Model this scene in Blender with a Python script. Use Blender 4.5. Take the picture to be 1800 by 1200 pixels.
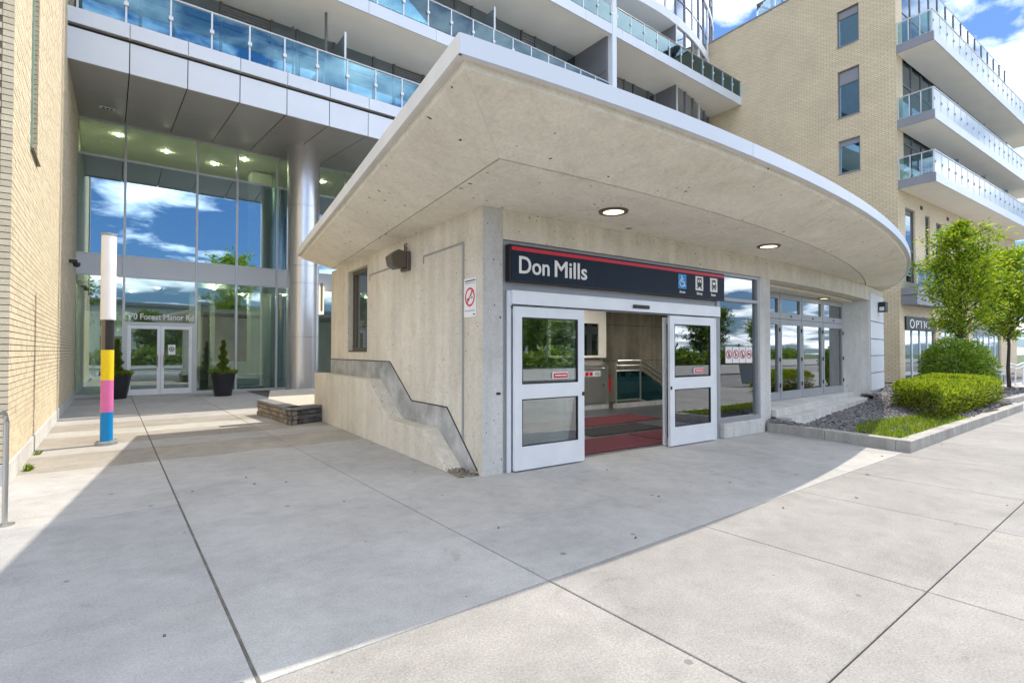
import bpy, math, random
import numpy as np
from mathutils import Vector, Matrix
random.seed(7); RNG = np.random.default_rng(7)
for o in list(bpy.data.objects): bpy.data.objects.remove(o)
S = bpy.context.scene; COL = S.collection
R_ = math.radians

# ------------------------------------------------------------------ camera
AF = R_(55.27)                                   # heading of the lens, measured from +X
cam = bpy.data.objects.new('camera', bpy.data.cameras.new('camera')); COL.objects.link(cam)
cam.data.sensor_width = 36; cam.data.lens = 18.3; cam.data.clip_start = .05; cam.data.clip_end = 900
cam.location = (-3.374, -5.507, 1.55)
cam.rotation_euler = (R_(90+1.06), 0, AF-R_(90))
S.camera = cam

# ------------------------------------------------------------------ sky, sun, exposure
SUN_AZ, SUN_EL = 7.2, 53.0                       # degrees from +X towards +Y, degrees above the horizon
w = bpy.data.worlds.new('World'); S.world = w; w.use_nodes = True
nt = w.node_tree; nt.nodes.clear()
def N(t, typ, **kw):
    n = t.nodes.new(typ)
    for k, v in kw.items():
        if k.startswith('i_'):
            n.inputs[k[2:].replace('_', ' ')].default_value = v
        else: setattr(n, k, v)
    return n
sky = N(nt, 'ShaderNodeTexSky', sky_type='NISHITA', sun_disc=False)
sky.sun_elevation = R_(SUN_EL); sky.sun_rotation = R_(90-SUN_AZ)
sky.air_density = 1.1; sky.dust_density = .35; sky.ozone_density = 1.6; sky.altitude = 150
tc = N(nt, 'ShaderNodeTexCoord'); sx = N(nt, 'ShaderNodeSeparateXYZ')
nt.links.new(tc.outputs['Generated'], sx.inputs[0])
den = N(nt, 'ShaderNodeMath', operation='ADD'); den.inputs[1].default_value = .16
ab = N(nt, 'ShaderNodeMath', operation='ABSOLUTE'); nt.links.new(sx.outputs[2], ab.inputs[0]); nt.links.new(ab.outputs[0], den.inputs[0])
dx = N(nt, 'ShaderNodeMath', operation='DIVIDE'); dy = N(nt, 'ShaderNodeMath', operation='DIVIDE')
nt.links.new(sx.outputs[0], dx.inputs[0]); nt.links.new(den.outputs[0], dx.inputs[1])
nt.links.new(sx.outputs[1], dy.inputs[0]); nt.links.new(den.outputs[0], dy.inputs[1])
cb = N(nt, 'ShaderNodeCombineXYZ'); nt.links.new(dx.outputs[0], cb.inputs[0]); nt.links.new(dy.outputs[0], cb.inputs[1])
cb.inputs[2].default_value = 10.3
cn = N(nt, 'ShaderNodeTexNoise', i_Scale=2.1, i_Detail=9.0, i_Roughness=.56, i_Distortion=.15)
nt.links.new(cb.outputs[0], cn.inputs['Vector'])
cr = N(nt, 'ShaderNodeValToRGB'); cr.color_ramp.elements[0].position = .46; cr.color_ramp.elements[1].position = .64
nt.links.new(cn.outputs['Fac'], cr.inputs[0])
cmx = N(nt, 'ShaderNodeMixRGB'); cmx.inputs[2].default_value = (9.5, 9.9, 10.6, 1)
gm = N(nt, 'ShaderNodeGamma', i_Gamma=.5); nt.links.new(sky.outputs[0], gm.inputs[0])          # softer falloff around the sun
hs_ = N(nt, 'ShaderNodeHueSaturation', i_Saturation=1.45); nt.links.new(gm.outputs[0], hs_.inputs['Color'])
tint = N(nt, 'ShaderNodeMixRGB', blend_type='MULTIPLY'); tint.inputs[0].default_value = 1; tint.inputs[2].default_value = (.40, .60, .93, 1)
nt.links.new(hs_.outputs[0], tint.inputs[1])
nt.links.new(tint.outputs[0], cmx.inputs[1]); nt.links.new(cr.outputs[0], cmx.inputs[0])
bg = N(nt, 'ShaderNodeBackground', i_Strength=.15); wo = N(nt, 'ShaderNodeOutputWorld')
nt.links.new(cmx.outputs[0], bg.inputs[0]); nt.links.new(bg.outputs[0], wo.inputs[0])
sd = Vector((math.cos(R_(SUN_EL))*math.cos(R_(SUN_AZ)), math.cos(R_(SUN_EL))*math.sin(R_(SUN_AZ)), math.sin(R_(SUN_EL))))
sun = bpy.data.objects.new('sun', bpy.data.lights.new('sun', 'SUN')); COL.objects.link(sun)
sun.data.energy = 2.0; sun.data.angle = R_(.55); sun.data.color = (1, .92, .79)
sun.rotation_euler = sd.to_track_quat('Z', 'Y').to_euler(); sun.location = (20, 5, 30)
S.view_settings.view_transform = 'Standard'; S.view_settings.look = 'None'
S.view_settings.exposure = 1.42; S.view_settings.gamma = 1
S.cycles.max_bounces = 10; S.cycles.transparent_max_bounces = 24; S.cycles.glossy_bounces = 5

# ------------------------------------------------------------------ materials
MAT = {}
def newmat(name):
    m = bpy.data.materials.new(name); m.use_nodes = True; t = m.node_tree; t.nodes.clear()
    out = N(t, 'ShaderNodeOutputMaterial'); MAT[name] = m
    return m, t, out
def lk(t, a, b): t.links.new(a, b)
def plain(name, col, rough=.6, metal=0., var=.0, scale=3., bump=0., bscale=40., spec=.5, coat=0., rand=0.):
    m, t, out = newmat(name)
    p = N(t, 'ShaderNodeBsdfPrincipled'); p.inputs['Roughness'].default_value = rough; p.inputs['Metallic'].default_value = metal
    p.inputs['Specular IOR Level'].default_value = spec; p.inputs['Coat Weight'].default_value = coat
    p.inputs['Base Color'].default_value = (*col, 1)
    lk(t, p.outputs[0], out.inputs[0])
    src = None
    if var or bump or rand: g = N(t, 'ShaderNodeNewGeometry')
    if var:
        n = N(t, 'ShaderNodeTexNoise', i_Scale=scale, i_Detail=6., i_Roughness=.62); lk(t, g.outputs['Position'], n.inputs['Vector'])
        mr = N(t, 'ShaderNodeMapRange'); mr.inputs[1].default_value = .3; mr.inputs[2].default_value = .7
        mr.inputs[3].default_value = 1-var; mr.inputs[4].default_value = 1+var; lk(t, n.outputs['Fac'], mr.inputs[0])
        mx = N(t, 'ShaderNodeMixRGB', blend_type='MULTIPLY'); mx.inputs[0].default_value = 1; mx.inputs[1].default_value = (*col, 1)
        lk(t, mr.outputs[0], mx.inputs[2]); src = mx.outputs[0]
    if rand:
        oi = N(t, 'ShaderNodeObjectInfo'); mr = N(t, 'ShaderNodeMapRange'); mr.inputs[3].default_value = 1-rand; mr.inputs[4].default_value = 1+rand
        lk(t, oi.outputs['Random'], mr.inputs[0])
        mx = N(t, 'ShaderNodeMixRGB', blend_type='MULTIPLY'); mx.inputs[0].default_value = 1; mx.inputs[1].default_value = (*col, 1)
        if src: lk(t, src, mx.inputs[1])
        lk(t, mr.outputs[0], mx.inputs[2]); src = mx.outputs[0]
    if src: lk(t, src, p.inputs['Base Color'])
    if bump:
        n = N(t, 'ShaderNodeTexNoise', i_Scale=bscale, i_Detail=4.); lk(t, g.outputs['Position'], n.inputs['Vector'])
        b = N(t, 'ShaderNodeBump', i_Strength=bump, i_Distance=.01); lk(t, n.outputs['Fac'], b.inputs['Height']); lk(t, b.outputs[0], p.inputs['Normal'])
    return m
def ramp(t, src, stops):
    r = N(t, 'ShaderNodeValToRGB'); e = r.color_ramp.elements
    while len(e) < len(stops): e.new(.5)
    for i, (pos, c) in enumerate(stops): e[i].position = pos; e[i].color = (*c, 1) if len(c) == 3 else c
    lk(t, src, r.inputs[0]); return r
def mul(t, a, b, fac=1.):
    m = N(t, 'ShaderNodeMixRGB', blend_type='MULTIPLY'); m.inputs[0].default_value = fac
    lk(t, a, m.inputs[1]); lk(t, b, m.inputs[2]); return m.outputs[0]
def concrete(name, c0, c1, holes=.5, rough=.85, stretch=(1, 1, .45), streak=.18, cell=7.):
    m, t, out = newmat(name); p = N(t, 'ShaderNodeBsdfPrincipled', i_Roughness=rough); lk(t, p.outputs[0], out.inputs[0])
    p.inputs['Specular IOR Level'].default_value = .3
    g = N(t, 'ShaderNodeNewGeometry')
    mp = N(t, 'ShaderNodeMapping'); mp.inputs['Scale'].default_value = stretch; lk(t, g.outputs['Position'], mp.inputs[0])
    n1 = N(t, 'ShaderNodeTexNoise', i_Scale=1.3, i_Detail=8., i_Roughness=.65, i_Distortion=.4); lk(t, mp.outputs[0], n1.inputs['Vector'])
    base = ramp(t, n1.outputs['Fac'], [(.33, c0), (.66, c1)]).outputs[0]
    n2 = N(t, 'ShaderNodeTexNoise', i_Scale=24., i_Detail=6., i_Roughness=.7); lk(t, g.outputs['Position'], n2.inputs['Vector'])
    base = mul(t, base, ramp(t, n2.outputs['Fac'], [(.3, (.86,)*3), (.7, (1.07,)*3)]).outputs[0])
    n4 = N(t, 'ShaderNodeTexNoise', i_Scale=3.4, i_Detail=9., i_Roughness=.74, i_Distortion=.8); lk(t, g.outputs['Position'], n4.inputs['Vector'])
    base = mul(t, base, ramp(t, n4.outputs['Fac'], [(.32, (.87, .86, .84)), (.47, (.98,)*3), (.7, (1.03,)*3)]).outputs[0])
    mp2 = N(t, 'ShaderNodeMapping'); mp2.inputs['Scale'].default_value = (3.2, 3.2, .16); lk(t, g.outputs['Position'], mp2.inputs[0])
    n3 = N(t, 'ShaderNodeTexNoise', i_Scale=1.6, i_Detail=5.); lk(t, mp2.outputs[0], n3.inputs['Vector'])
    base = mul(t, base, ramp(t, n3.outputs['Fac'], [(.42, (1-streak,)*3), (.6, (1.04,)*3)]).outputs[0])
    nw = N(t, 'ShaderNodeTexNoise', i_Scale=11., i_Detail=2.); lk(t, g.outputs['Position'], nw.inputs['Vector'])
    add = N(t, 'ShaderNodeMixRGB', blend_type='ADD'); add.inputs[0].default_value = .09
    lk(t, g.outputs['Position'], add.inputs[1]); lk(t, nw.outputs['Color'], add.inputs[2])
    v = N(t, 'ShaderNodeTexVoronoi', i_Scale=cell); lk(t, add.outputs[0], v.inputs['Vector'])
    sc = N(t, 'ShaderNodeSeparateColor'); lk(t, v.outputs['Color'], sc.inputs[0])
    thr = N(t, 'ShaderNodeMath', operation='MULTIPLY'); lk(t, sc.outputs[0], thr.inputs[0]); thr.inputs[1].default_value = .13*holes
    cmp_ = N(t, 'ShaderNodeMath', operation='LESS_THAN'); lk(t, v.outputs['Distance'], cmp_.inputs[0]); lk(t, thr.outputs[0], cmp_.inputs[1])
    hm = N(t, 'ShaderNodeMixRGB'); lk(t, cmp_.outputs[0], hm.inputs[0]); lk(t, base, hm.inputs[1]); hm.inputs[2].default_value = (.10, .085, .065, 1)
    lk(t, hm.outputs[0], p.inputs['Base Color'])
    inv = N(t, 'ShaderNodeMath', operation='MULTIPLY_ADD'); lk(t, cmp_.outputs[0], inv.inputs[0]); inv.inputs[1].default_value = -1.; lk(t, n2.outputs['Fac'], inv.inputs[2])
    b = N(t, 'ShaderNodeBump', i_Strength=.35, i_Distance=.006); lk(t, inv.outputs[0], b.inputs['Height']); lk(t, b.outputs[0], p.inputs['Normal'])
    return m
concrete('concrete', (.62, .565, .465), (.74, .685, .575), holes=1.15, streak=.05, stretch=(1, 1, .7), cell=13.)
concrete('soffit_concrete', (.74, .685, .57), (.84, .785, .67), holes=.95, stretch=(.5, 1.1, 1), streak=.0, cell=6.)
concrete('grey_concrete', (.52, .51, .49), (.66, .65, .63), holes=.9, streak=.06, cell=9.)
concrete('kerb_concrete', (.33, .31, .28), (.46, .44, .41), holes=.8, streak=.1, cell=11.)
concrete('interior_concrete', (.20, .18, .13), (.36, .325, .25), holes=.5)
def pavement(name, c0, c1, speck=.5):
    m, t, out = newmat(name); p = N(t, 'ShaderNodeBsdfPrincipled', i_Roughness=.88); lk(t, p.outputs[0], out.inputs[0])
    p.inputs['Specular IOR Level'].default_value = .25
    g = N(t, 'ShaderNodeNewGeometry'); oi = N(t, 'ShaderNodeObjectInfo')
    n1 = N(t, 'ShaderNodeTexNoise', i_Scale=.9, i_Detail=9., i_Roughness=.66, i_Distortion=.5); lk(t, g.outputs['Position'], n1.inputs['Vector'])
    base = ramp(t, n1.outputs['Fac'], [(.3, c0), (.68, c1)]).outputs[0]
    n2 = N(t, 'ShaderNodeTexNoise', i_Scale=75., i_Detail=5., i_Roughness=.8); lk(t, g.outputs['Position'], n2.inputs['Vector'])
    base = mul(t, base, ramp(t, n2.outputs['Fac'], [(.34, (1-.45*speck,)*3), (.66, (1+.3*speck,)*3)]).outputs[0])
    ns_ = N(t, 'ShaderNodeTexNoise', i_Scale=2.6, i_Detail=10., i_Roughness=.78, i_Distortion=1.2); lk(t, g.outputs['Position'], ns_.inputs['Vector'])
    base = mul(t, base, ramp(t, ns_.outputs['Fac'], [(.30, (.80, .79, .76)), (.42, (.98,)*3), (.75, (1.04,)*3)]).outputs[0])
    n5 = N(t, 'ShaderNodeTexNoise', i_Scale=5., i_Detail=6., i_Roughness=.7); lk(t, g.outputs['Position'], n5.inputs['Vector'])
    base = mul(t, base, ramp(t, n5.outputs['Fac'], [(.3, (.88,)*3), (.6, (1.03,)*3)]).outputs[0])
    rr = ramp(t, oi.outputs['Random'], [(0., (.93, .93, .94)), (1., (1.05, 1.04, 1.02))]); base = mul(t, base, rr.outputs[0])
    v = N(t, 'ShaderNodeTexVoronoi', i_Scale=2.7); lk(t, g.outputs['Position'], v.inputs['Vector'])       # old gum spots
    sc = N(t, 'ShaderNodeSeparateColor'); lk(t, v.outputs['Color'], sc.inputs[0])
    thr = N(t, 'ShaderNodeMath', operation='MULTIPLY'); lk(t, sc.outputs[0], thr.inputs[0]); thr.inputs[1].default_value = .07
    c = N(t, 'ShaderNodeMath', operation='LESS_THAN'); lk(t, v.outputs['Distance'], c.inputs[0]); lk(t, thr.outputs[0], c.inputs[1])
    sf = N(t, 'ShaderNodeMath', operation='MULTIPLY'); lk(t, c.outputs[0], sf.inputs[0]); sf.inputs[1].default_value = .6
    hm = N(t, 'ShaderNodeMixRGB'); lk(t, sf.outputs[0], hm.inputs[0]); lk(t, base, hm.inputs[1]); hm.inputs[2].default_value = (.11, .11, .11, 1)
    lk(t, hm.outputs[0], p.inputs['Base Color'])
    b = N(t, 'ShaderNodeBump', i_Strength=.35, i_Distance=.004); lk(t, n2.outputs['Fac'], b.inputs['Height']); lk(t, b.outputs[0], p.inputs['Normal'])
    return m
pavement('paving', (.262, .250, .234), (.345, .33, .312), .75)  # warm front slabs, colour darkened to offset the full sun on them
pavement('paving_shade_pale', (.375, .362, .34), (.48, .466, .442), .5)  # plaza slabs, colour lightened because they lie mostly in shade
pavement('paving_aggregate', (.30, .275, .24), (.43, .40, .35), .9)
plain('joint', (.14, .125, .105), .95, var=.4, scale=9)
plain('asphalt', (.17, .165, .16), .9, var=.25, scale=2, bump=.3)
plain('interior_floor', (.075, .085, .095), .35, var=.2, scale=4)
plain('soil', (.045, .035, .028), .95, var=.4, scale=8, bump=.6)
def brickleaf(name, col, var):
    m, t, out = newmat(name); p = N(t, 'ShaderNodeBsdfPrincipled', i_Roughness=.85); lk(t, p.outputs[0], out.inputs[0])
    g = N(t, 'ShaderNodeNewGeometry'); oi = N(t, 'ShaderNodeObjectInfo')
    s = N(t, 'ShaderNodeMath', operation='ADD'); lk(t, g.outputs['Random Per Island'], s.inputs[0]); lk(t, oi.outputs['Random'], s.inputs[1])
    fr = N(t, 'ShaderNodeMath', operation='FRACT'); lk(t, s.outputs[0], fr.inputs[0])
    c0 = tuple(c*(1-var) for c in col); c1 = tuple(c*(1+var) for c in col)
    base = ramp(t, fr.outputs[0], [(0., c0), (1., c1)]).outputs[0]
    n2 = N(t, 'ShaderNodeTexNoise', i_Scale=60., i_Detail=5.); lk(t, g.outputs['Position'], n2.inputs['Vector'])
    base = mul(t, base, ramp(t, n2.outputs['Fac'], [(.3, (.85,)*3), (.65, (1.05,)*3)]).outputs[0])
    lk(t, base, p.inputs['Base Color'])
    b = N(t, 'ShaderNodeBump', i_Strength=.3, i_Distance=.004); lk(t, n2.outputs['Fac'], b.inputs['Height']); lk(t, b.outputs[0], p.inputs['Normal'])
brickleaf('tan_brick', (.66, .565, .40), .08)
plain('mortar', (.17, .135, .10), .95, var=.2, scale=30)
def brickwall(name, c0, c1, mort, axis):
    m, t, out = newmat(name); p = N(t, 'ShaderNodeBsdfPrincipled', i_Roughness=.88); lk(t, p.outputs[0], out.inputs[0])
    g = N(t, 'ShaderNodeNewGeometry'); s = N(t, 'ShaderNodeSeparateXYZ'); lk(t, g.outputs['Position'], s.inputs[0])
    c = N(t, 'ShaderNodeCombineXYZ'); lk(t, s.outputs[axis], c.inputs[0]); lk(t, s.outputs[2], c.inputs[1])
    b = N(t, 'ShaderNodeTexBrick', i_Scale=1., i_Mortar_Size=.014, i_Brick_Width=.30, i_Row_Height=.11, i_Bias=0., i_Mortar_Smooth=.2)
    b.inputs['Color1'].default_value = (*c0, 1); b.inputs['Color2'].default_value = (*c1, 1); b.inputs['Mortar'].default_value = (*mort, 1)
    lk(t, c.outputs[0], b.inputs['Vector'])
    n = N(t, 'ShaderNodeTexNoise', i_Scale=.7, i_Detail=5.); lk(t, g.outputs['Position'], n.inputs['Vector'])
    lk(t, mul(t, b.outputs['Color'], ramp(t, n.outputs['Fac'], [(.3, (.93,)*3), (.7, (1.05,)*3)]).outputs[0]), p.inputs['Base Color'])
    bp = N(t, 'ShaderNodeBump', i_Strength=.5, i_Distance=.02, invert=True); lk(t, b.outputs['Fac'], bp.inputs['Height']); lk(t, bp.outputs[0], p.inputs['Normal'])
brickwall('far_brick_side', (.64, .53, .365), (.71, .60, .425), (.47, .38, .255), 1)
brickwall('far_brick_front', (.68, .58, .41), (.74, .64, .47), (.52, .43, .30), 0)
def glass(name, tint, rmin, rk, rtint=(1, 1, 1), rough=0., ior=1.5, wav=0.):
    m, t, out = newmat(name)
    tr = N(t, 'ShaderNodeBsdfTransparent'); tr.inputs[0].default_value = (*tint, 1)
    gl = N(t, 'ShaderNodeBsdfGlossy'); gl.inputs['Color'].default_value = (*rtint, 1); gl.inputs['Roughness'].default_value = rough
    fr = N(t, 'ShaderNodeFresnel'); fr.inputs[0].default_value = ior
    ma = N(t, 'ShaderNodeMath', operation='MULTIPLY_ADD', use_clamp=True); lk(t, fr.outputs[0], ma.inputs[0]); ma.inputs[1].default_value = rk; ma.inputs[2].default_value = rmin
    mx = N(t, 'ShaderNodeMixShader'); lk(t, ma.outputs[0], mx.inputs[0]); lk(t, tr.outputs[0], mx.inputs[1]); lk(t, gl.outputs[0], mx.inputs[2])
    if wav:
        g = N(t, 'ShaderNodeNewGeometry'); n = N(t, 'ShaderNodeTexNoise', i_Scale=.6, i_Detail=1.); lk(t, g.outputs['Position'], n.inputs['Vector'])
        b = N(t, 'ShaderNodeBump', i_Strength=wav, i_Distance=.02); lk(t, n.outputs['Fac'], b.inputs['Height']); lk(t, b.outputs[0], gl.inputs['Normal'])
    lk(t, mx.outputs[0], out.inputs[0]); return m
glass('lobby_glass', (.62, .78, .70), .30, .8, (.78, .90, 1.), wav=.02)
glass('lower_glass', (.68, .80, .77), .22, .9, (.84, .95, 1.), wav=.05)
glass('upper_glass', (.42, .53, .52), .50, .7, (.68, .88, 1.), wav=.05)
glass('spandrel_glass', (.80, .90, .80), .12, .8, (.85, .95, 1.))
glass('station_glass', (.70, .76, .74), .22, 1., (.93, .97, 1.), wav=.02)
glass('balcony_glass', (.58, .82, .90), .11, .9, (.62, .90, 1.))
glass('far_balcony_glass', (.62, .80, .80), .16, .9, (.9, .97, 1.))
glass('frosted_glass', (.55, .62, .62), .15, .6, (.9, .95, 1.), rough=.4)
glass('tower_glass', (.42, .50, .56), .42, .7, (.86, .92, 1.), wav=.03)
glass('side_glass', (.20, .30, .34), .45, .7, (.50, .82, 1.), wav=.03)
glass('window_glass', (.38, .44, .46), .30, .8, (.8, .92, 1.), wav=.03)
glass('teal_glass', (.34, .66, .72), .06, .8, (.7, .95, 1.))
glass('clear_glass', (.85, .93, .90), .06, 1., (1, 1, 1))
m, t, out = newmat('sky_pale_glass')  # bright sky mirrored in the panes, put in as a pale diffuse colour
d_ = N(t, 'ShaderNodeBsdfDiffuse'); d_.inputs[0].default_value = (.80, .88, .92, 1); tl = N(t, 'ShaderNodeBsdfTranslucent'); tl.inputs[0].default_value = (.8, .9, .95, 1)
gl_ = N(t, 'ShaderNodeBsdfGlossy', i_Roughness=.08); a1 = N(t, 'ShaderNodeMixShader'); a1.inputs[0].default_value = .45
a2 = N(t, 'ShaderNodeMixShader'); a2.inputs[0].default_value = .22
lk(t, d_.outputs[0], a1.inputs[1]); lk(t, tl.outputs[0], a1.inputs[2]); lk(t, a1.outputs[0], a2.inputs[1]); lk(t, gl_.outputs[0], a2.inputs[2]); lk(t, a2.outputs[0], out.inputs[0])
plain('white_metal', (.66, .69, .74), .42, .0, var=.03, scale=.8, spec=.5)
plain('fascia_metal', (.60, .645, .72), .34, .0, var=.04, scale=.6, rand=.03)
plain('edge_metal', (.68, .66, .62), .5, var=.08, scale=1.5)
plain('soffit_panel', (.34, .322, .315), .42, var=.06, scale=.5, rand=.05)
plain('white_paint', (.88, .84, .77), .8, var=.04, scale=.6)
plain('band_paint', (.70, .71, .73), .6, var=.04, scale=.7)
plain('grey_paint', (.24, .25, .28), .5, var=.08, scale=1.)
plain('dark_panel', (.16, .165, .18), .45, var=.1, scale=1.2)
plain('mullion', (.58, .60, .63), .35, .35, var=.05, scale=1.5)
plain('dark_mullion', (.15, .14, .135), .5)
plain('tower_mullion', (.16, .17, .20), .4)
plain('pale_mullion', (.72, .75, .78), .4)
plain('aluminium', (.78, .80, .84), .38, .25, var=.05, scale=2.5)
plain('aluminium_dark', (.33, .34, .36), .4, .3, var=.06, scale=3.)
plain('bifold_metal', (.36, .37, .39), .45, .2, var=.08, scale=2.)
plain('stainless', (.55, .54, .52), .28, .9, var=.06, scale=4)
plain('column_metal', (.72, .73, .76), .27, .8, var=.03, scale=.7)
plain('black_metal', (.02, .02, .022), .45)
plain('bronze_metal', (.13, .11, .09), .45, .3)
plain('gasket', (.015, .015, .016), .6)
plain('green_frame', (.26, .38, .30), .45)
plain('sign_navy', (.011, .022, .042), .5, var=.08, scale=2, spec=.2)
plain('sign_red', (.62, .012, .035), .42)
plain('sign_white', (.82, .82, .82), .5)
plain('sign_blue', (.0, .27, .72), .45)
plain('sign_black', (.012, .012, .014), .5)
plain('sign_grey', (.45, .46, .48), .6)
plain('acrylic_white', (.82, .80, .80), .3, var=.02)
plain('yellow_paint', (.86, .62, .012), .4, var=.05, scale=5)
plain('pink_paint', (.72, .17, .42), .4, var=.07, scale=5)
plain('blue_paint', (.0, .23, .58), .4, var=.07, scale=5)
plain('taupe_paint', (.17, .135, .10), .4)
plain('galvanised', (.36, .37, .38), .5, .5, var=.12, scale=9)
plain('red_mat', (.11, .016, .026), .95, var=.2, scale=12)
plain('black_mat', (.02, .02, .023), .95)
plain('pot_black', (.02, .021, .026), .35, var=.2, scale=6)
plain('stone_dark', (.105, .10, .10), .9, var=.35, scale=7, bump=.8, bscale=18, rand=.25)
plain('stone_brown', (.24, .20, .15), .9, var=.35, scale=7, bump=.8, bscale=18, rand=.25)
plain('stone_cap', (.20, .195, .195), .85, var=.25, scale=6, bump=.5, bscale=25, rand=.08)
plain('gravel', (.52, .48, .40), .9, var=.3, scale=22, bump=.8, bscale=40)
plain('slate_panel', (.37, .37, .36), .4, var=.5, scale=2.6)
plain('mulch', (.19, .18, .185), .85, var=.6, scale=16)
plain('trunk', (.06, .045, .035), .95, var=.3, scale=12, bump=.6)
plain('grass_ground', (.05, .085, .02), .95, var=.4, scale=3, bump=.8)
plain('lobby_wall', (.80, .80, .68), .7, var=.05)
plain('lobby_dark', (.30, .29, .24), .6, var=.2)
plain('lobby_floor', (.20, .20, .19), .25, var=.15)
plain('desk_white', (.80, .82, .80), .35)
plain('curtain', (.30, .34, .38), .9, var=.25, scale=3)
plain('room_dark', (.07, .075, .08), .9, var=.3, scale=.8)
plain('car_paint', (.55, .57, .60), .25, .5, coat=.6)
plain('rubber', (.02, .02, .02), .8)
plain('bin_grey', (.20, .23, .25), .5)
plain('bin_yellow', (.75, .48, .02), .45)
plain('far_render', (.62, .60, .55), .85, var=.06)
def leafmat(name, cols, trans=.35):
    m, t, out = newmat(name); g = N(t, 'ShaderNodeNewGeometry')
    c = ramp(t, g.outputs['Random Per Island'], [(i/(len(cols)-1), c) for i, c in enumerate(cols)]).outputs[0]
    d = N(t, 'ShaderNodeBsdfPrincipled', i_Roughness=.45); d.inputs['Specular IOR Level'].default_value = .35
    tr = N(t, 'ShaderNodeBsdfTranslucent'); mx = N(t, 'ShaderNodeMixShader'); mx.inputs[0].default_value = trans
    b = N(t, 'ShaderNodeMixRGB', blend_type='MULTIPLY'); b.inputs[0].default_value = 1; b.inputs[2].default_value = (1.5, 1.35, .6, 1); lk(t, c, b.inputs[1])
    lk(t, c, d.inputs['Base Color']); lk(t, b.outputs[0], tr.inputs[0])
    lk(t, d.outputs[0], mx.inputs[1]); lk(t, tr.outputs[0], mx.inputs[2]); lk(t, mx.outputs[0], out.inputs[0])
leafmat('tree_leaf', [(.08, .16, .012), (.17, .29, .015), (.25, .37, .02), (.42, .50, .06)], .5)
leafmat('shrub_leaf', [(.07, .15, .015), (.16, .28, .025), (.30, .40, .08)], .42)
leafmat('yew_leaf', [(.06, .12, .012), (.15, .25, .015), (.27, .36, .02), (.40, .45, .04)], .4)
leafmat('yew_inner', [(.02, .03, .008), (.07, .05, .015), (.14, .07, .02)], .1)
leafmat('grass_blade', [(.07, .14, .015), (.14, .25, .02), (.21, .31, .03), (.31, .33, .08)], .42)
leafmat('far_leaf', [(.07, .13, .025), (.12, .20, .035), (.17, .25, .05)], .45)
leafmat('pot_leaf', [(.06, .12, .02), (.12, .19, .03), (.22, .26, .04)])
def emis(name, col, s):
    m, t, out = newmat(name); e = N(t, 'ShaderNodeEmission'); e.inputs[0].default_value = (*col, 1); e.inputs[1].default_value = s; lk(t, e.outputs[0], out.inputs[0])
emis('lamp_warm', (1., .86, .52), 1.5)
emis('fill_glow_white', (1., .95, .85), 30.)  # glow of the fill panels added inside the station
emis('lobby_lamp', (1., .92, .70), 170.)
emis('lamp_amber', (1., .72, .28), 1.6)

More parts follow.
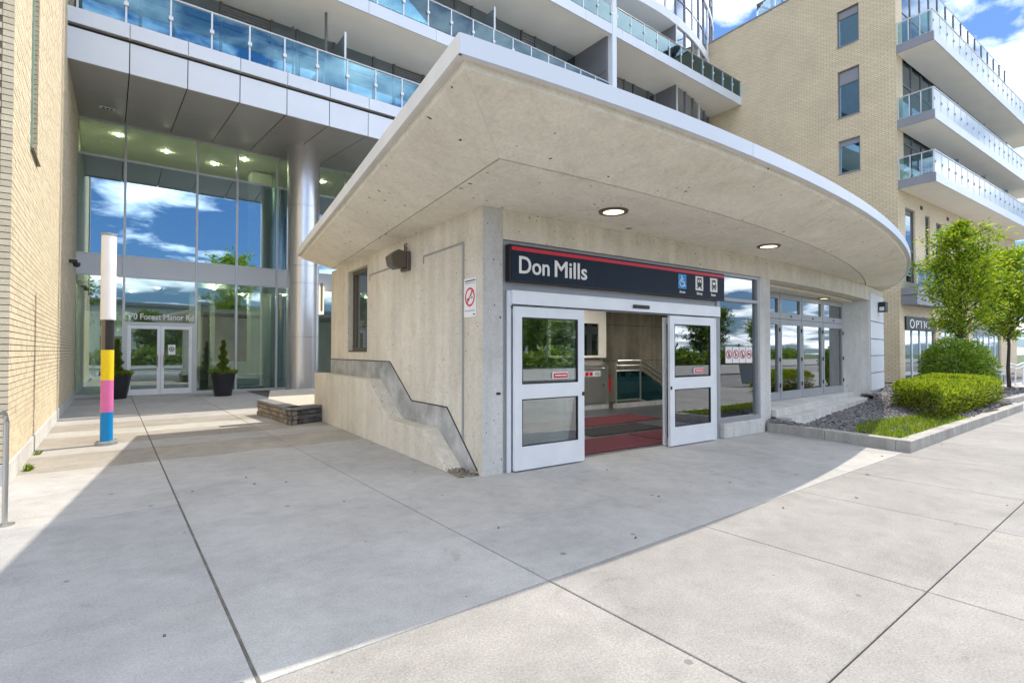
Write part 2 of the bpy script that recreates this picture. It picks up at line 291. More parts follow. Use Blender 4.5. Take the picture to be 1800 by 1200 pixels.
# ------------------------------------------------------------------ mesh helpers
AM = R_(2.9); CA, SA = math.cos(AM), math.sin(AM)
def M2W(x, y): return (x*CA-y*SA, x*SA+y*CA)      # tower-aligned plan coordinates to world
class MB:
    def __init__(s, M=False): s.v = []; s.f = []; s.M = M
    def add(s, vs, fs):
        o = len(s.v); s.v += [tuple(v) for v in vs]; s.f += [tuple(i+o for i in f) for f in fs]; return s
    def box(s, x0, x1, y0, y1, z0, z1):
        return s.add([(x0,y0,z0),(x1,y0,z0),(x1,y1,z0),(x0,y1,z0),(x0,y0,z1),(x1,y0,z1),(x1,y1,z1),(x0,y1,z1)],
                     [(0,3,2,1),(4,5,6,7),(0,1,5,4),(1,2,6,5),(2,3,7,6),(3,0,4,7)])
    def obox(s, c, d, rz=0., rx=0., ry=0.):
        m = Matrix.Rotation(rz,3,'Z') @ Matrix.Rotation(ry,3,'Y') @ Matrix.Rotation(rx,3,'X')
        vs = [Vector(c)+m@Vector((d[0]*a/2, d[1]*b/2, d[2]*e/2)) for e in (-1,1) for a,b in ((-1,-1),(1,-1),(1,1),(-1,1))]
        return s.add(vs, [(0,3,2,1),(4,5,6,7),(0,1,5,4),(1,2,6,5),(2,3,7,6),(3,0,4,7)])
    def prism(s, pts, z0, z1):
        n = len(pts); vs = [(x,y,z0) for x,y in pts]+[(x,y,z1) for x,y in pts]
        return s.add(vs, [tuple(range(n-1,-1,-1)), tuple(range(n,2*n))]+[(i,(i+1)%n,n+(i+1)%n,n+i) for i in range(n)])
    def prismx(s, pts, x0, x1):                   # polygon in (y,z), pushed along x
        n = len(pts); vs = [(x0,y,z) for y,z in pts]+[(x1,y,z) for y,z in pts]
        return s.add(vs, [tuple(range(n-1,-1,-1)), tuple(range(n,2*n))]+[(i,(i+1)%n,n+(i+1)%n,n+i) for i in range(n)])
    def prismy(s, pts, y0, y1):
        n = len(pts); vs = [(x,y0,z) for x,z in pts]+[(x,y1,z) for x,z in pts]
        return s.add(vs, [tuple(range(n)), tuple(range(2*n-1,n-1,-1))]+[(i,n+i,n+(i+1)%n,(i+1)%n) for i in range(n)])
    def strip(s, inner, outer, close=False):      # band of quads between two equally long point lists
        n = len(inner); o = list(inner)+list(outer)
        return s.add(o, [(i,i+1,n+i+1,n+i) for i in range(n-1)])
    def lathe(s, c, prof, n=24, a0=0., a1=2*math.pi, cap=True):
        full = abs(a1-a0-2*math.pi) < 1e-6; k = n if full else n+1
        vs = [(c[0]+r*math.cos(a0+(a1-a0)*i/n), c[1]+r*math.sin(a0+(a1-a0)*i/n), c[2]+z) for r,z in prof for i in range(k)]
        fs = [(j*k+i, j*k+(i+1)%k, (j+1)*k+(i+1)%k, (j+1)*k+i) for j in range(len(prof)-1) for i in range(n)]
        if full and cap: fs += [tuple(range(k-1,-1,-1)), tuple((len(prof)-1)*k+i for i in range(k))]
        return s.add(vs, fs)
    def tube(s, pts, r, n=8):
        pts = [Vector(p) for p in pts]; rs = r if isinstance(r,(list,tuple)) else [r]*len(pts)
        vs = []; up = Vector((0,0,1))
        for i,p in enumerate(pts):
            d = (pts[min(i+1,len(pts)-1)]-pts[max(i-1,0)]).normalized()
            a = d.cross(up if abs(d.z) < .95 else Vector((1,0,0))).normalized(); b = d.cross(a)
            vs += [p+(a*math.cos(2*math.pi*k/n)+b*math.sin(2*math.pi*k/n))*rs[i] for k in range(n)]
        fs = [(j*n+i, j*n+(i+1)%n, (j+1)*n+(i+1)%n, (j+1)*n+i) for j in range(len(pts)-1) for i in range(n)]
        fs += [tuple(range(n-1,-1,-1)), tuple((len(pts)-1)*n+i for i in range(n))]
        return s.add(vs, fs)
    def build(s, name, mat, parent=None, bevel=0., smooth=False):
        vs = np.array(s.v, float)
        if s.M:
            x = vs[:,0]*CA-vs[:,1]*SA; y = vs[:,0]*SA+vs[:,1]*CA; vs[:,0] = x; vs[:,1] = y
        lo, hi = vs.min(0), vs.max(0); c = (lo+hi)/2; c[2] = lo[2]
        me = bpy.data.meshes.new(name); me.from_pydata((vs-c).tolist(), [], s.f); me.materials.append(MAT[mat]); me.update()
        if smooth:
            me.polygons.foreach_set('use_smooth', [True]*len(me.polygons)); me.set_sharp_from_angle(angle=R_(38))
        o = bpy.data.objects.new(name, me); COL.objects.link(o); o.location = c
        if parent: setp(o, parent)
        if bevel:
            b = o.modifiers.new('bevel', 'BEVEL'); b.width = bevel; b.segments = 2; b.limit_method = 'ANGLE'
        return o
WL = {}                                            # world location of every parentable object
def wloc(o): return Vector(o.location)+(wloc(o.parent) if o.parent else Vector())
def setp(o, p): o.location = Vector(o.location)-wloc(p); o.parent = p
def tag(o, label=None, cat=None, group=None, kind=None):
    for k, v in (('label',label),('category',cat),('group',group),('kind',kind)):
        if v: o[k] = v
    return o
def thing(name, label, cat, loc, group=None):
    o = bpy.data.objects.new(name, None); COL.objects.link(o); o.location = loc; o.empty_display_size = .2
    return tag(o, label, cat, group)
def inst(name, me, loc, parent=None, rz=0., scale=None):
    o = bpy.data.objects.new(name, me); COL.objects.link(o); o.location = loc; o.rotation_euler[2] = rz
    if scale: o.scale = scale
    if parent: setp(o, parent)
    return o
def meshof(mb, name, mat):                        # local mesh for sharing (no recentring)
    me = bpy.data.meshes.new(name); me.from_pydata([tuple(v) for v in mb.v], [], mb.f); me.materials.append(MAT[mat]); me.update(); return me
def copy_tree(o, loc, label=None, rz=None, scale=None):
    c = o.copy(); COL.objects.link(c); c.location = loc
    if rz is not None: c.rotation_euler[2] = rz
    if scale: c.scale = scale
    if label: c['label'] = label
    for ch in o.children:
        d = ch.copy(); COL.objects.link(d); d.parent = c
        for g in ch.children:
            e = g.copy(); COL.objects.link(e); e.parent = d
    return c
def text(body, name, mat, x, y, z, size, parent=None, width=None, rz=0., depth=.004, bold=0., align='LEFT'):
    cu = bpy.data.curves.new(name, 'FONT'); cu.body = body; cu.size = size; cu.extrude = depth; cu.bevel_depth = bold; cu.bevel_resolution = 0; cu.align_x = align; cu.resolution_u = 4
    o = bpy.data.objects.new(name, cu); COL.objects.link(o)
    bpy.context.view_layer.update()
    me = bpy.data.meshes.new_from_object(o.evaluated_get(bpy.context.evaluated_depsgraph_get()))
    bpy.data.objects.remove(o); me.materials.clear(); me.materials.append(MAT[mat])
    xs = [v.co.x for v in me.vertices]; k = width/(max(xs)-min(xs)) if width else 1.
    ox = min(xs) if align == 'LEFT' else 0
    for v in me.vertices: a = (v.co.x-ox)*k; b = v.co.y; c = v.co.z; v.co = (a*math.cos(rz)+c*math.sin(rz), a*math.sin(rz)-c*math.cos(rz), b)
    o = bpy.data.objects.new(name, me); COL.objects.link(o); o.location = (x, y, z)
    if parent: setp(o, parent)
    return o
def ring(cx, cz, r0, r1, y, n=28, sx=1.):           # flat ring in the XZ plane, facing -Y
    m = MB(); vs = []
    for yy in (y, y+.003):
        for r in (r0, r1): vs += [(cx+r*sx*math.cos(2*math.pi*i/n), yy, cz+r*math.sin(2*math.pi*i/n)) for i in range(n)]
    fs = []
    for i in range(n):
        j = (i+1)%n
        fs += [(i,j,n+j,n+i), (2*n+i,3*n+i,3*n+j,2*n+j), (n+i,n+j,3*n+j,3*n+i), (j,i,2*n+i,2*n+j)]
    return m.add(vs, fs)

# ------------------------------------------------------------------ ground, road, paving
g = MB().box(-300, 300, -300, 300, -.5, -.16).build('ground', 'grass_ground'); tag(g, kind='structure')
bed = MB(True).box(-40, 70, -8.6, 60, -.15, -.035).build('paving_bed', 'joint'); tag(bed, kind='structure')
XE = [-22., -14., -8.6, -6.8, -4.9, -3.08, -1.28, .54, 2.41, 3.88, 5.7, 7.5, 9.3, 11.1, 12.9, 14.7, 16.5, 18.3, 20.1, 21.9, 23.7, 25.5, 28., 31., 34., 38., 44.]
YE = [-8.55, -6.0, -4.28, -2.66, -1.57, .95, 3.6, 4.95, 5.75, 7.0, 7.8, 9.0, 10.6, 12.2, 13.8, 15.4, 17.2]
pav = MB(True).box(-40, 70, -8.6, -8.5, -.14, -.02).build('pavement', 'kerb_concrete'); tag(pav, kind='structure')
def slab(x0, x1, y0, y1, mat, gx=.004, gy=.004):
    m = MB(True)
    e = .004
    a, b, c, d = x0+gx, x1-gx, y0+gy, y1-gy
    m.add([(a,c,-.06),(b,c,-.06),(b,d,-.06),(a,d,-.06),(a,c,-e),(b,c,-e),(b,d,-e),(a,d,-e),(a+e,c+e,0),(b-e,c+e,0),(b-e,d-e,0),(a+e,d-e,0)],
          [(0,1,5,4),(1,2,6,5),(2,3,7,6),(3,0,4,7),(4,5,9,8),(5,6,10,9),(6,7,11,10),(7,4,8,11),(8,9,10,11)])
    m.build('slab', mat, pav)
for i in range(len(XE)-1):
    x0, x1 = XE[i], XE[i+1]
    for j in range(len(YE)-1):
        y0, y1 = YE[j], YE[j+1]
        if x0 >= -1.3 and y0 >= -2.7:
            if y0 > -2.6 and x0 > .5: continue
            if x0 > .5: y1 = .35                                # one deep slab from the joint up to the doors
        if x0 > 11 and y0 > -2.7: pass
        mat = 'paving' if y0 < -2.7 else 'paving_shade_pale'
        if y0 in (3.6, 5.75, 7.8): mat = 'paving_aggregate'
        slab(x0, x1, y0, y1, mat, gx=.008 if x0 in (-3.08,) or x1 in (-3.08,) else .004)
for j, (y0, y1) in enumerate(((.36, 2.6), (2.6, 6.), (6., 10.), (10., 17.))):     # paving round the far side of the bed
    for x0 in (14.7, 16.5, 18.3, 20.1, 21.9, 23.7): slab(x0, x0+1.8, y0, y1, 'paving')
a_strip = MB(True).box(-3.08-.0075, -3.08+.0075, -2.66, 17.2, -.03, -.002).build('joint_filler', 'joint', pav)
lot = MB(True).box(-150, 200, -33, -20.5, -.16, -.03).build('bounce_lot', 'paving'); tag(lot, kind='structure')  # unseen paved lot, added to bounce sunlight up to the roof soffit
rd = MB(True).box(-120, 160, -17.2, -8.62, -.15, -.12).build('road', 'asphalt'); tag(rd, kind='structure')
fp = MB(True).box(-120, 160, -20.5, -17.2, -.16, -.01).build('far_footpath', 'paving'); tag(fp, kind='structure')
for k in range(9):
    MB(True).box(-30+k*9, -27+k*9, -12.98, -12.86, -.119, -.115).build('lane_marking', 'sign_white', rd)

# ------------------------------------------------------------------ station entrance
ZS = 3.36                                            # flat soffit
st = thing('station_entrance', 'beige concrete subway entrance pavilion with sweeping curved roof and open sliding doors', 'building', (7, 3, 0))
lw = MB()                                            # side wall with its window opening
for (y0, y1, z0, z1) in ((0, 4.2, 0, ZS), (5.37, 6.6, 0, ZS), (4.2, 5.37, 0, 1.53), (4.2, 5.37, 3.2, ZS)): lw.box(0, .3, y0, y1, z0, z1)
side_wall = lw.build('side_wall', 'concrete', st)
MB().box(.3, 15.2, 6.9, 7.2, 0, ZS).build('back_wall', 'concrete', st)
pier = MB().prism([(.003, -.004), (.29, -.004), (.29, .36), (.302, .36), (.302, .37), (.003, .02)], 0, ZS-.001).build('corner_pier', 'grey_concrete', st, bevel=.012)
def yf(x): return 0. if x < 4.5 else .0103*(x-4.5)**2     # the front wall bows back to the right
xs = [6.3+i*(15.2-6.3)/18 for i in range(19)]
bm = MB().box(.29, 6.3, 0, .32, 2.98, ZS-.001).build('front_beam', 'concrete', st)
outer = [(x, yf(x)) for x in xs]; inner = [(x, yf(x)+.32) for x in reversed(xs)]
MB().prism(outer+inner, 2.975, ZS-.002).build('curved_beam', 'concrete', st)
MB().box(6.3, 6.7, yf(6.5), .46, .0, 2.975).build('pillar', 'grey_concrete', st, bevel=.012)
MB().prism([(12.63, 1.26), (13.2, .78), (13.45, .84), (13.45, 1.5), (12.63, 1.6)], 0, 2.975).build('end_pier', 'grey_concrete', st, bevel=.01)
cl = [13.26+i*.4 for i in range(6)]
for k, (z0, z1) in enumerate(((.42, .93), (.93, 1.42), (1.42, 1.90), (1.90, 2.40), (2.40, 3.2))):
    MB().prism([(x, yf(x)-.02) for x in cl]+[(x, yf(x)+.05) for x in reversed(cl)], z0+.015, z1-.015).build('cladding_panel', 'white_metal', st)
MB().prism([(x, yf(x)+.04) for x in cl]+[(x, yf(x)+.4) for x in reversed(cl)], .3, 3.3).build('end_wall', 'grey_concrete', st)
MB().box(15.0, 15.25, 1.2, 7.0, 0, ZS).build('end_wall', 'concrete', st)
# low parapet along the side wall, stepped down towards the corner
low = [(7.05, 0), (7.05, 1.05), (3.42, 1.05), (2.45, .46), (1.2, .46), (.55, .06), (.50, 0)]
MB().prismx(low[::-1], -.25, -.003).build('stepped_parapet', 'concrete', st, bevel=.008)
MB().prismx([(6.58, 1.0), (6.58, 1.36), (3.03, 1.36), (2.12, .765), (.93, .765), (.12, .05), (.5, .02), (1.15, .40), (2.4, .40), (3.4, 1.0)], -.012, -.004).build('slate_skirting', 'slate_panel', st)
edge = [(6.58, 1.372), (3.03, 1.372), (2.12, .777), (.93, .777), (.11, .055)]
MB().tube([(-.008, y, z) for y, z in edge], .009, 6).build('skirting_trim', 'black_metal', st)
# reveal channels in the side wall
for (y0, y1) in ((2.94, 4.07), (.47, 1.72)):
    MB().box(-.006, -.001, y0, y1, 2.965, 2.995).build('reveal_channel', 'aluminium_dark', st)
    MB().box(-.0065, -.001, y1-.03, y1, 2.87, 2.964).build('reveal_channel', 'aluminium_dark', st)
MB().box(-.008, -.001, .46, .51, .34, 2.964).build('reveal_channel', 'aluminium_dark', st)
for z in (1.9,): MB().box(-.0022, -.0006, .52, 4.15, z, z+.004).build('form_joint', 'edge_metal', st)
wd = MB()
for (y0, y1, z0, z1) in ((5.30, 5.37, 1.62, 3.2), (4.2, 4.25, 1.62, 3.2), (4.2, 5.37, 1.535, 1.62), (4.25, 5.30, 3.13, 3.2), (5.17, 5.21, 1.62, 3.13)): wd.box(.10, .16, y0+.002, y1-.002, z0, z1)
wf = wd.build('window', 'bronze_metal', st)
MB().box(.125, .135, 4.25, 5.30, 1.62, 3.13).build('pane', 'station_glass', wf)
MB().box(.01, .12, 4.205, 5.365, 1.531, 1.56).build('sill', 'bronze_metal', wf)
# front screen: frames, header, leaves
scr = MB()
for (x0, x1, z0, z1) in ((.292, .36, 0, 2.975), (.36, 6.24, 2.92, 2.975), (4.90, 5.0, 0, 2.92), (6.22, 6.298, .26, 2.92), (5.0, 6.22, 2.46, 2.52), (5.0, 6.22, .26, .34)):
    scr.box(x0, x1, .03, .15, z0, z1)
scr.box(.36, 4.9, .05, .13, 2.33, 2.44)
scr.build('door_screen', 'aluminium_dark', st)
MB().box(.37, .43, .0, .13, 0, 2.33).box(4.72, 4.765, -.02, .13, 0, 2.12).box(4.80, 4.845, 0, .13, 0, 2.3).build('track_post', 'aluminium', st)
hd = MB().box(.40, 4.86, -.075, .045, 2.135, 2.33).build('door_header', 'aluminium', st, bevel=.006)
hs = MB().box(2.62, 2.98, -.10, -.076, 2.20, 2.255).build('motion_sensor', 'black_metal', st, bevel=.01)
MB().box(.385, 4.87, -.08, -.0755, 2.135, 2.15).build('header_trim', 'gasket', st)
def leaf(x0, x1, y):
    m = MB()
    for (a, b, z0, z1) in ((x0, x0+.115, .02, 2.125), (x1-.115, x1, .02, 2.125), (x0+.115, x1-.115, 1.99, 2.125), (x0+.115, x1-.115, .93, 1.12), (x0+.115, x1-.115, .02, .32)):
        m.box(a, b, y, y+.045, z0, z1)
    d = m.build('sliding_door', 'aluminium', st)
    for z0, z1 in ((1.12, 1.99), (.32, .93)):
        f = MB()
        for (a, b, c, e) in ((x0+.115, x0+.13, z0, z1), (x1-.13, x1-.115, z0, z1), (x0+.13, x1-.13, z0, z0+.015), (x0+.13, x1-.13, z1-.015, z1)): f.box(a, b, y+.002, y+.043, c, e)
        f.build('glazing_bead', 'gasket', d)
        MB().box(x0+.13, x1-.13, y+.018, y+.026, z0+.015, z1-.015).build('pane', 'station_glass', d)
    bz = 1.18
    MB().box(x0+.62, x1-.30, y-.004, y+.016, bz, bz+.085).build('sticker', 'sign_white', d, bevel=.012)
    MB().box(x0+.635, x1-.315, y-.008, y-.0045, bz+.012, bz+.073).build('sticker_field', 'sign_red', d)
    MB().box(x0+.655, x1-.335, y-.011, y-.0085, bz+.035, bz+.05).build('sticker_text', 'sign_white', d)
    MB().box(x1-.04 if x0 < 1 else x0+.01, x1-.01 if x0 < 1 else x0+.04, y-.012, y-.001, .93, .98).build('lock', 'gasket', d)
    MB().box(x0+.13, x1-.13, y+.05, y+.07, 1.30, 1.335).build('push_bar', 'aluminium', d)
    return d
leaf(.445, 1.64, -.06); leaf(3.5, 4.70, -.06)
MB().box(.20, .26, -.012, -.005, 1.0, 1.03).build('wall_screw', 'gasket', st)
def fixed(x0, x1):
    m = MB()
    for (a, b, z0, z1) in ((x0, x0+.06, .02, 2.1), (x1-.06, x1, .02, 2.1), (x0+.06, x1-.06, 2.0, 2.1), (x0+.06, x1-.06, .02, .12)): m.box(a, b, .07, .11, z0, z1)
    f = m.build('fixed_sidelight', 'aluminium', st)
    MB().box(x0+.06, x1-.06, .086, .094, .12, 2.0).build('pane', 'clear_glass', f)
fixed(.44, 1.62); fixed(3.52, 4.70)
MB().box(5.0, 6.22, .085, .095, .34, 2.46).build('pane', 'station_glass', st)
MB().box(5.0, 6.22, .085, .095, 2.52, 2.92).build('pane', 'station_glass', st)
MB().box(4.985, 6.31, -.05, .16, 0, .257).build('pane_sill', 'grey_concrete', st, bevel=.01)
for k, x in enumerate((5.34, 5.56, 5.78, 6.0)):
    s = thing('prohibition_sign', ['leftmost', 'second from left', 'third from left', 'rightmost'][k]+' of four white prohibition stickers on pane right of the doors', 'sign', (x, .07, 1.45), 'prohibition stickers on the window pane')
    MB().box(x-.1, x+.1, .078, .083, 1.33, 1.63).build('backing', 'sign_white', s)
    ring(x, 1.49, .066, .082, .074, sx=1.05).build('ring', 'sign_red', s)
    mm = MB()
    if k == 0: mm.lathe((x, 0, 0), [(.0, 0)], 3) if False else mm.box(x-.018, x+.018, .074, .077, 1.44, 1.51).box(x-.012, x+.012, .0735, .0765, 1.515, 1.54)
    elif k == 1: mm.box(x-.02, x-.005, .074, .077, 1.44, 1.54).box(x-.005, x+.025, .0735, .0765, 1.47, 1.50)
    elif k == 2: mm.box(x-.025, x+.0, .074, .077, 1.47, 1.54).box(x-.02, x+.035, .0735, .0765, 1.44, 1.465)
    else: mm.box(x-.045, x+.045, .074, .077, 1.475, 1.505)
    mm.build('pictogram', 'sign_black', s)
    MB().obox((x, .0715, 1.49), (.15, .002, .014), ry=R_(45)).build('slash', 'sign_red', s)
# folding doors in the bowed recess
def ybf(x): return .82+.0725*(x-6.85)
LZ = .40
rec = MB().prism([(6.7, .30)]+[(x, yf(x)+.33) for x in xs if 6.7 < x < 12.8]+[(12.9, 1.3), (12.6, 1.5), (6.7, 1.1)], 2.915, 2.97).build('recess_soffit', 'soffit_concrete', st)
ex = [6.72, 7.55, 8.72, 9.9, 11.2, 12.6]
ang = math.atan(.0725)
for k in range(5):
    a, b = ex[k], ex[k+1]
    def P(x, d, z): return (x, ybf(x)+d, z)
    m = MB()
    def bar(xa, xb, z0, z1, d0=-.03, d1=.04): m.prism([(xa, ybf(xa)+d0), (xb, ybf(xb)+d0), (xb, ybf(xb)+d1), (xa, ybf(xa)+d1)], z0, z1)
    bar(a+.01, a+.10, LZ+.01, 2.30); bar(b-.10, b-.01, LZ+.01, 2.30); bar(a+.10, b-.10, LZ+.01, LZ+.20); bar(a+.10, b-.10, 2.17, 2.30)
    d = m.build('folding_door', 'bifold_metal', st)
    MB().prism([(a+.10, ybf(a)+0.), (b-.10, ybf(b)+0.), (b-.10, ybf(b)+.01), (a+.10, ybf(a)+.01)], LZ+.20, 2.17).build('pane', 'station_glass', d)
    for z in (.75, 1.35, 2.05): MB().obox((b-.03, ybf(b)-.045, z), (.03, .02, .09)).build('hinge', 'black_metal', d)
    m = MB()
    bar(a+.01, a+.09, 2.31, 2.91); bar(b-.09, b-.01, 2.31, 2.91); bar(a+.09, b-.09, 2.31, 2.45); bar(a+.09, b-.09, 2.78, 2.91)
    d = m.build('transom_window', 'bifold_metal', st)
    MB().prism([(a+.09, ybf(a)+0.), (b-.09, ybf(b)+0.), (b-.09, ybf(b)+.01), (a+.09, ybf(a)+.01)], 2.45, 2.78).build('pane', 'station_glass', d)
    MB().obox(((a+b)/2, ybf((a+b)/2)-.04, 2.38), (.04, .02, .03)).build('latch', 'gasket', d)
def ystep(x): return .175*(x-6.7)-.06
sxs = [6.71, 8.2, 9.7, 11.2, 12.5]
for k, (z1, off) in enumerate(((.40, 0.), (.27, -.30), (.14, -.60))):
    fr = [(x, ystep(x)+off) for x in sxs]; fr += [(12.95+.28*k, ystep(12.6)+off+.12)]
    MB().prism(fr+[(13.1+.1*k, 1.35), (6.71, 1.15)], -.05, z1).build('step', 'grey_concrete', st, bevel=.012)
# roof: fascia line, slab lip and the groove between the sloping rim and the flat soffit
CX, CY = 1.0, 31.6
def arc(x, r): return (x, CY-math.sqrt(r*r-(x-CX)**2))
def bez(p0, p1, p2, n):
    return [((1-t)**2*p0[0]+2*t*(1-t)*p1[0]+t*t*p2[0], (1-t)**2*p0[1]+2*t*(1-t)*p1[1]+t*t*p2[1]) for t in [i/n for i in range(1, n+1)]]
NA = 26
def outline(r, x0, xe, xr, left_end, back):
    pts = [arc(x0+(xe-x0)*i/NA, r) for i in range(NA+1)]
    p0 = pts[-1]; sl = (xe-CX)/math.sqrt(r*r-(xe-CX)**2)
    pts += bez(p0, (xr, p0[1]+sl*(xr-xe)), (xr, p0[1]+2.6), 8)
    pts += [(xr, back), left_end]
    return pts
OUT = outline(34., -1.6, 16.0, 18.3, (-.73, 6.62), 8.6)
GRV = outline(33.08, -.70, 15.2, 17.4, (-.115, 6.20), 7.9)
LIP = outline(33.93, -1.53, 15.95, 18.23, (-.67, 6.58), 8.53)
GRI = outline(33.06, -.68, 15.18, 17.38, (-.1, 6.18), 7.88)
nO = len(OUT)
roof = MB().prism(GRI, ZS, ZS+.24).build('flat_soffit', 'soffit_concrete', st)
m = MB()
A = [(x, y, ZS+.006) for x, y in GRV]; B = [(x, y, 3.60) for x, y in LIP]; Cc = [(x, y, 3.665) for x, y in LIP]
m.strip(A+[A[0]], B+[B[0]]); m.strip(B+[B[0]], Cc+[Cc[0]])
D = [(x, y, ZS+.2) for x, y in GRV]; m.strip(D+[D[0]], A+[A[0]])
m.build('sloping_rim', 'soffit_concrete', st)
def seam(p, q):
    p, q = Vector(p), Vector(q); MB().tube([p.lerp(q, .02), p.lerp(q, .98)], .0045, 5).build('form_joint', 'edge_metal', st)
seam((*GRV[0], ZS+.006), (*LIP[0], 3.60))
for k in (9, 17): seam((*GRV[k], ZS+.006), (*LIP[k], 3.60))
MB().prism([p for p in OUT], 3.664, 3.70).build('roof_edge_board', 'edge_metal', st)
OU2 = outline(34.012, -1.612, 16.0, 18.312, (-.742, 6.63), 8.61)
def fascia(pts, mat):
    a = np.array(pts); f = MB()
    vin = [(x, y) for x, y in pts]
    d = np.gradient(a, axis=0); nrm = np.stack([-d[:, 1], d[:, 0]], 1); nrm /= np.linalg.norm(nrm, axis=1)[:, None]
    b = a+nrm*.03
    f.prism([tuple(p) for p in a]+[tuple(p) for p in b[::-1]], 3.652, 3.80).build('fascia_panel', mat, st)
cuts = [-1.61, 1.95, 4.7, 7.4, 9.9, 12.3, 16.0]
for a, b in zip(cuts[:-1], cuts[1:]): fascia([arc(a+.004+(b-a-.008)*i/6, 34.012) for i in range(7)], 'fascia_metal')
fascia(OU2[NA+0:NA+9], 'fascia_metal')
fascia([OU2[NA+8], OU2[NA+9]], 'fascia_metal'); fascia([OU2[NA+9], OU2[NA+10]], 'fascia_metal')
fascia([(-.742, 6.63), (-1.17, 2.2)], 'edge_metal'); fascia([(-1.171, 2.19), (-1.612, -2.302)], 'edge_metal')
MB().prism([p for p in LIP], 3.70, 3.79).build('roof_membrane', 'grey_concrete', st)
# interior
MB().box(.3, 15, .16, 6.9, -.04, .004).build('interior_floor', 'interior_floor', st)
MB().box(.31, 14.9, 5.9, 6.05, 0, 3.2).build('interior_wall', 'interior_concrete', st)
for z in (1.25, 2.35): MB().box(.31, 14.9, 5.893, 5.899, z, z+.012).build('wall_joint', 'gasket', st)
for x in (7.9, 10.3): MB().box(x, x+.012, 5.892, 5.8985, 0.1, 3.1).build('wall_joint', 'gasket', st)
MB().prism([(.31, .33), (6.7, .5), (6.7, 1.2), (14.9, 1.8), (14.9, 6.8), (.31, 6.8)], 2.9, 2.95).build('interior_ceiling', 'white_paint', st)
for (x, y) in ((3., 2.2), (5.6, 3.2), (9.5, 3.2)):  # glowing panels added to brighten the station interior
    l = thing('fill_light_panel', {3.: 'added fill light panel just inside the sliding doors', 5.6: 'added fill light panel above the steel cabinet', 9.5: 'added fill light panel above the stairs behind folding doors'}[x], 'light', (x, y, 2.86), 'added fill lights inside the station')
    MB().box(x-.6, x+.6, y-.1, y+.1, 2.86, 2.899).build('housing', 'white_metal', l); MB().box(x-.56, x+.56, y-.08, y+.08, 2.85, 2.859).build('glow_panel', 'fill_glow_white', l)
for (nm, lab, x0, x1, y0, y1, mt) in (('floor_mat', 'red floor mat just behind the doors, nearest the pavement', 1.75, 3.9, .25, 1.25, 'red_mat'), ('floor_mat', 'black floor mat between the red mats inside the doors', 3.2, 5.2, 1.4, 2.2, 'black_mat'),
        ('floor_mat', 'long red floor mat deep inside the station towards the stairs', 2.4, 6.3, 2.35, 3.4, 'red_mat'), ('floor_mat', 'small red floor mat behind the right sliding door', 3.95, 5.6, .3, 1.25, 'red_mat')):
    tag(MB().box(x0, x1, y0, y1, .0045, .016).build(nm, mt, None, bevel=.003), lab, 'mat', 'entrance mats')
cab = thing('equipment_cabinet', 'brushed steel wall cabinet with sloping top and red stickers inside the station', 'cabinet', (6.2, 4.9, 0))
MB().box(5.1, 6.83, 4.62, 5.3, 0, .12).build('plinth', 'grey_concrete', cab)
MB().prismx([(4.62, .12), (5.3, .12), (5.3, 1.36), (4.95, 1.36), (4.62, 1.16)], 5.1, 6.83).build('body', 'stainless', cab)
MB().box(5.75, 6.72, 4.595, 4.617, .2, 1.1).build('door', 'stainless', cab, bevel=.006)
MB().box(6.60, 6.63, 4.58, 4.594, .62, .67).build('lock', 'gasket', cab)
MB().box(5.92, 6.50, 4.588, 4.594, .88, 1.02).build('sticker', 'sign_white', cab)
for x in (5.96, 6.10): MB().box(x, x+.11, 4.583, 4.5875, .90, 1.0).build('sticker_symbol', 'sign_red', cab)
MB().box(6.3, 6.46, 4.583, 4.5875, .91, .99).build('sticker_symbol', 'sign_grey', cab)
bo = thing('collector_booth', 'attendant booth with cream frame and twin windows above the steel cabinet', 'booth', (5.9, 5.1, 1.36))
fm = MB()
for (x0, x1, z0, z1) in ((4.9, 6.95, 2.30, 2.88), (4.9, 5.0, 1.37, 2.30), (5.95, 6.06, 1.37, 2.30), (6.68, 6.95, 1.37, 2.30), (5.0, 6.68, 1.37, 1.43)): fm.box(x0, x1, 4.82, 4.9, z0, z1)
fm.build('frame', 'white_paint', bo)
MB().box(5.0, 5.95, 4.85, 4.86, 1.43, 2.30).build('window', 'station_glass', bo); MB().box(6.06, 6.68, 4.85, 4.86, 1.43, 2.30).build('window', 'station_glass', bo)
MB().box(4.9, 6.95, 5.45, 5.5, 1.37, 2.88).build('rear_wall', 'room_dark', bo)
ext = thing('fire_extinguisher', 'small red cabinet beside the stair railing', 'extinguisher', (6.95, 4.8, .5))
MB().box(6.87, 6.97, 4.66, 4.78, .45, .85).build('case', 'sign_red', ext, bevel=.01); MB().box(6.88, 6.96, 4.67, 4.77, .851, .9).build('top', 'black_metal', ext)
rl = thing('stair_railing', 'stainless stair railing with teal glass infill leading down to the platform', 'railing', (8, 4.6, 0))
for off in (0, -.14, -.28):
    p = [(7.05, 4.55, 1.02), (7.05, 4.55, 1.24+off), (7.12, 4.55, 1.29+off), (8.0, 4.55, 1.29+off), (8.1, 4.55, 1.27+off), (9.9, 4.55, .35+off)] if off == 0 else [(7.06, 4.55, 1.29+off), (8.0, 4.55, 1.29+off), (8.1, 4.55, 1.27+off), (9.9, 4.55, .35+off)]
    MB().tube(p, .022, 8).build('handrail', 'stainless', rl, smooth=True)
for x, z in ((7.05, 1.2), (8.02, 1.27), (9.2, .6)): MB().tube([(x, 4.55, .0), (x, 4.55, z)], .024, 8).build('post', 'stainless', rl, smooth=True)
MB().tube([(7.06, 4.55, .2), (8.0, 4.55, .2), (8.6, 4.55, .0)], .018, 8).build('bottom_rail', 'stainless', rl)
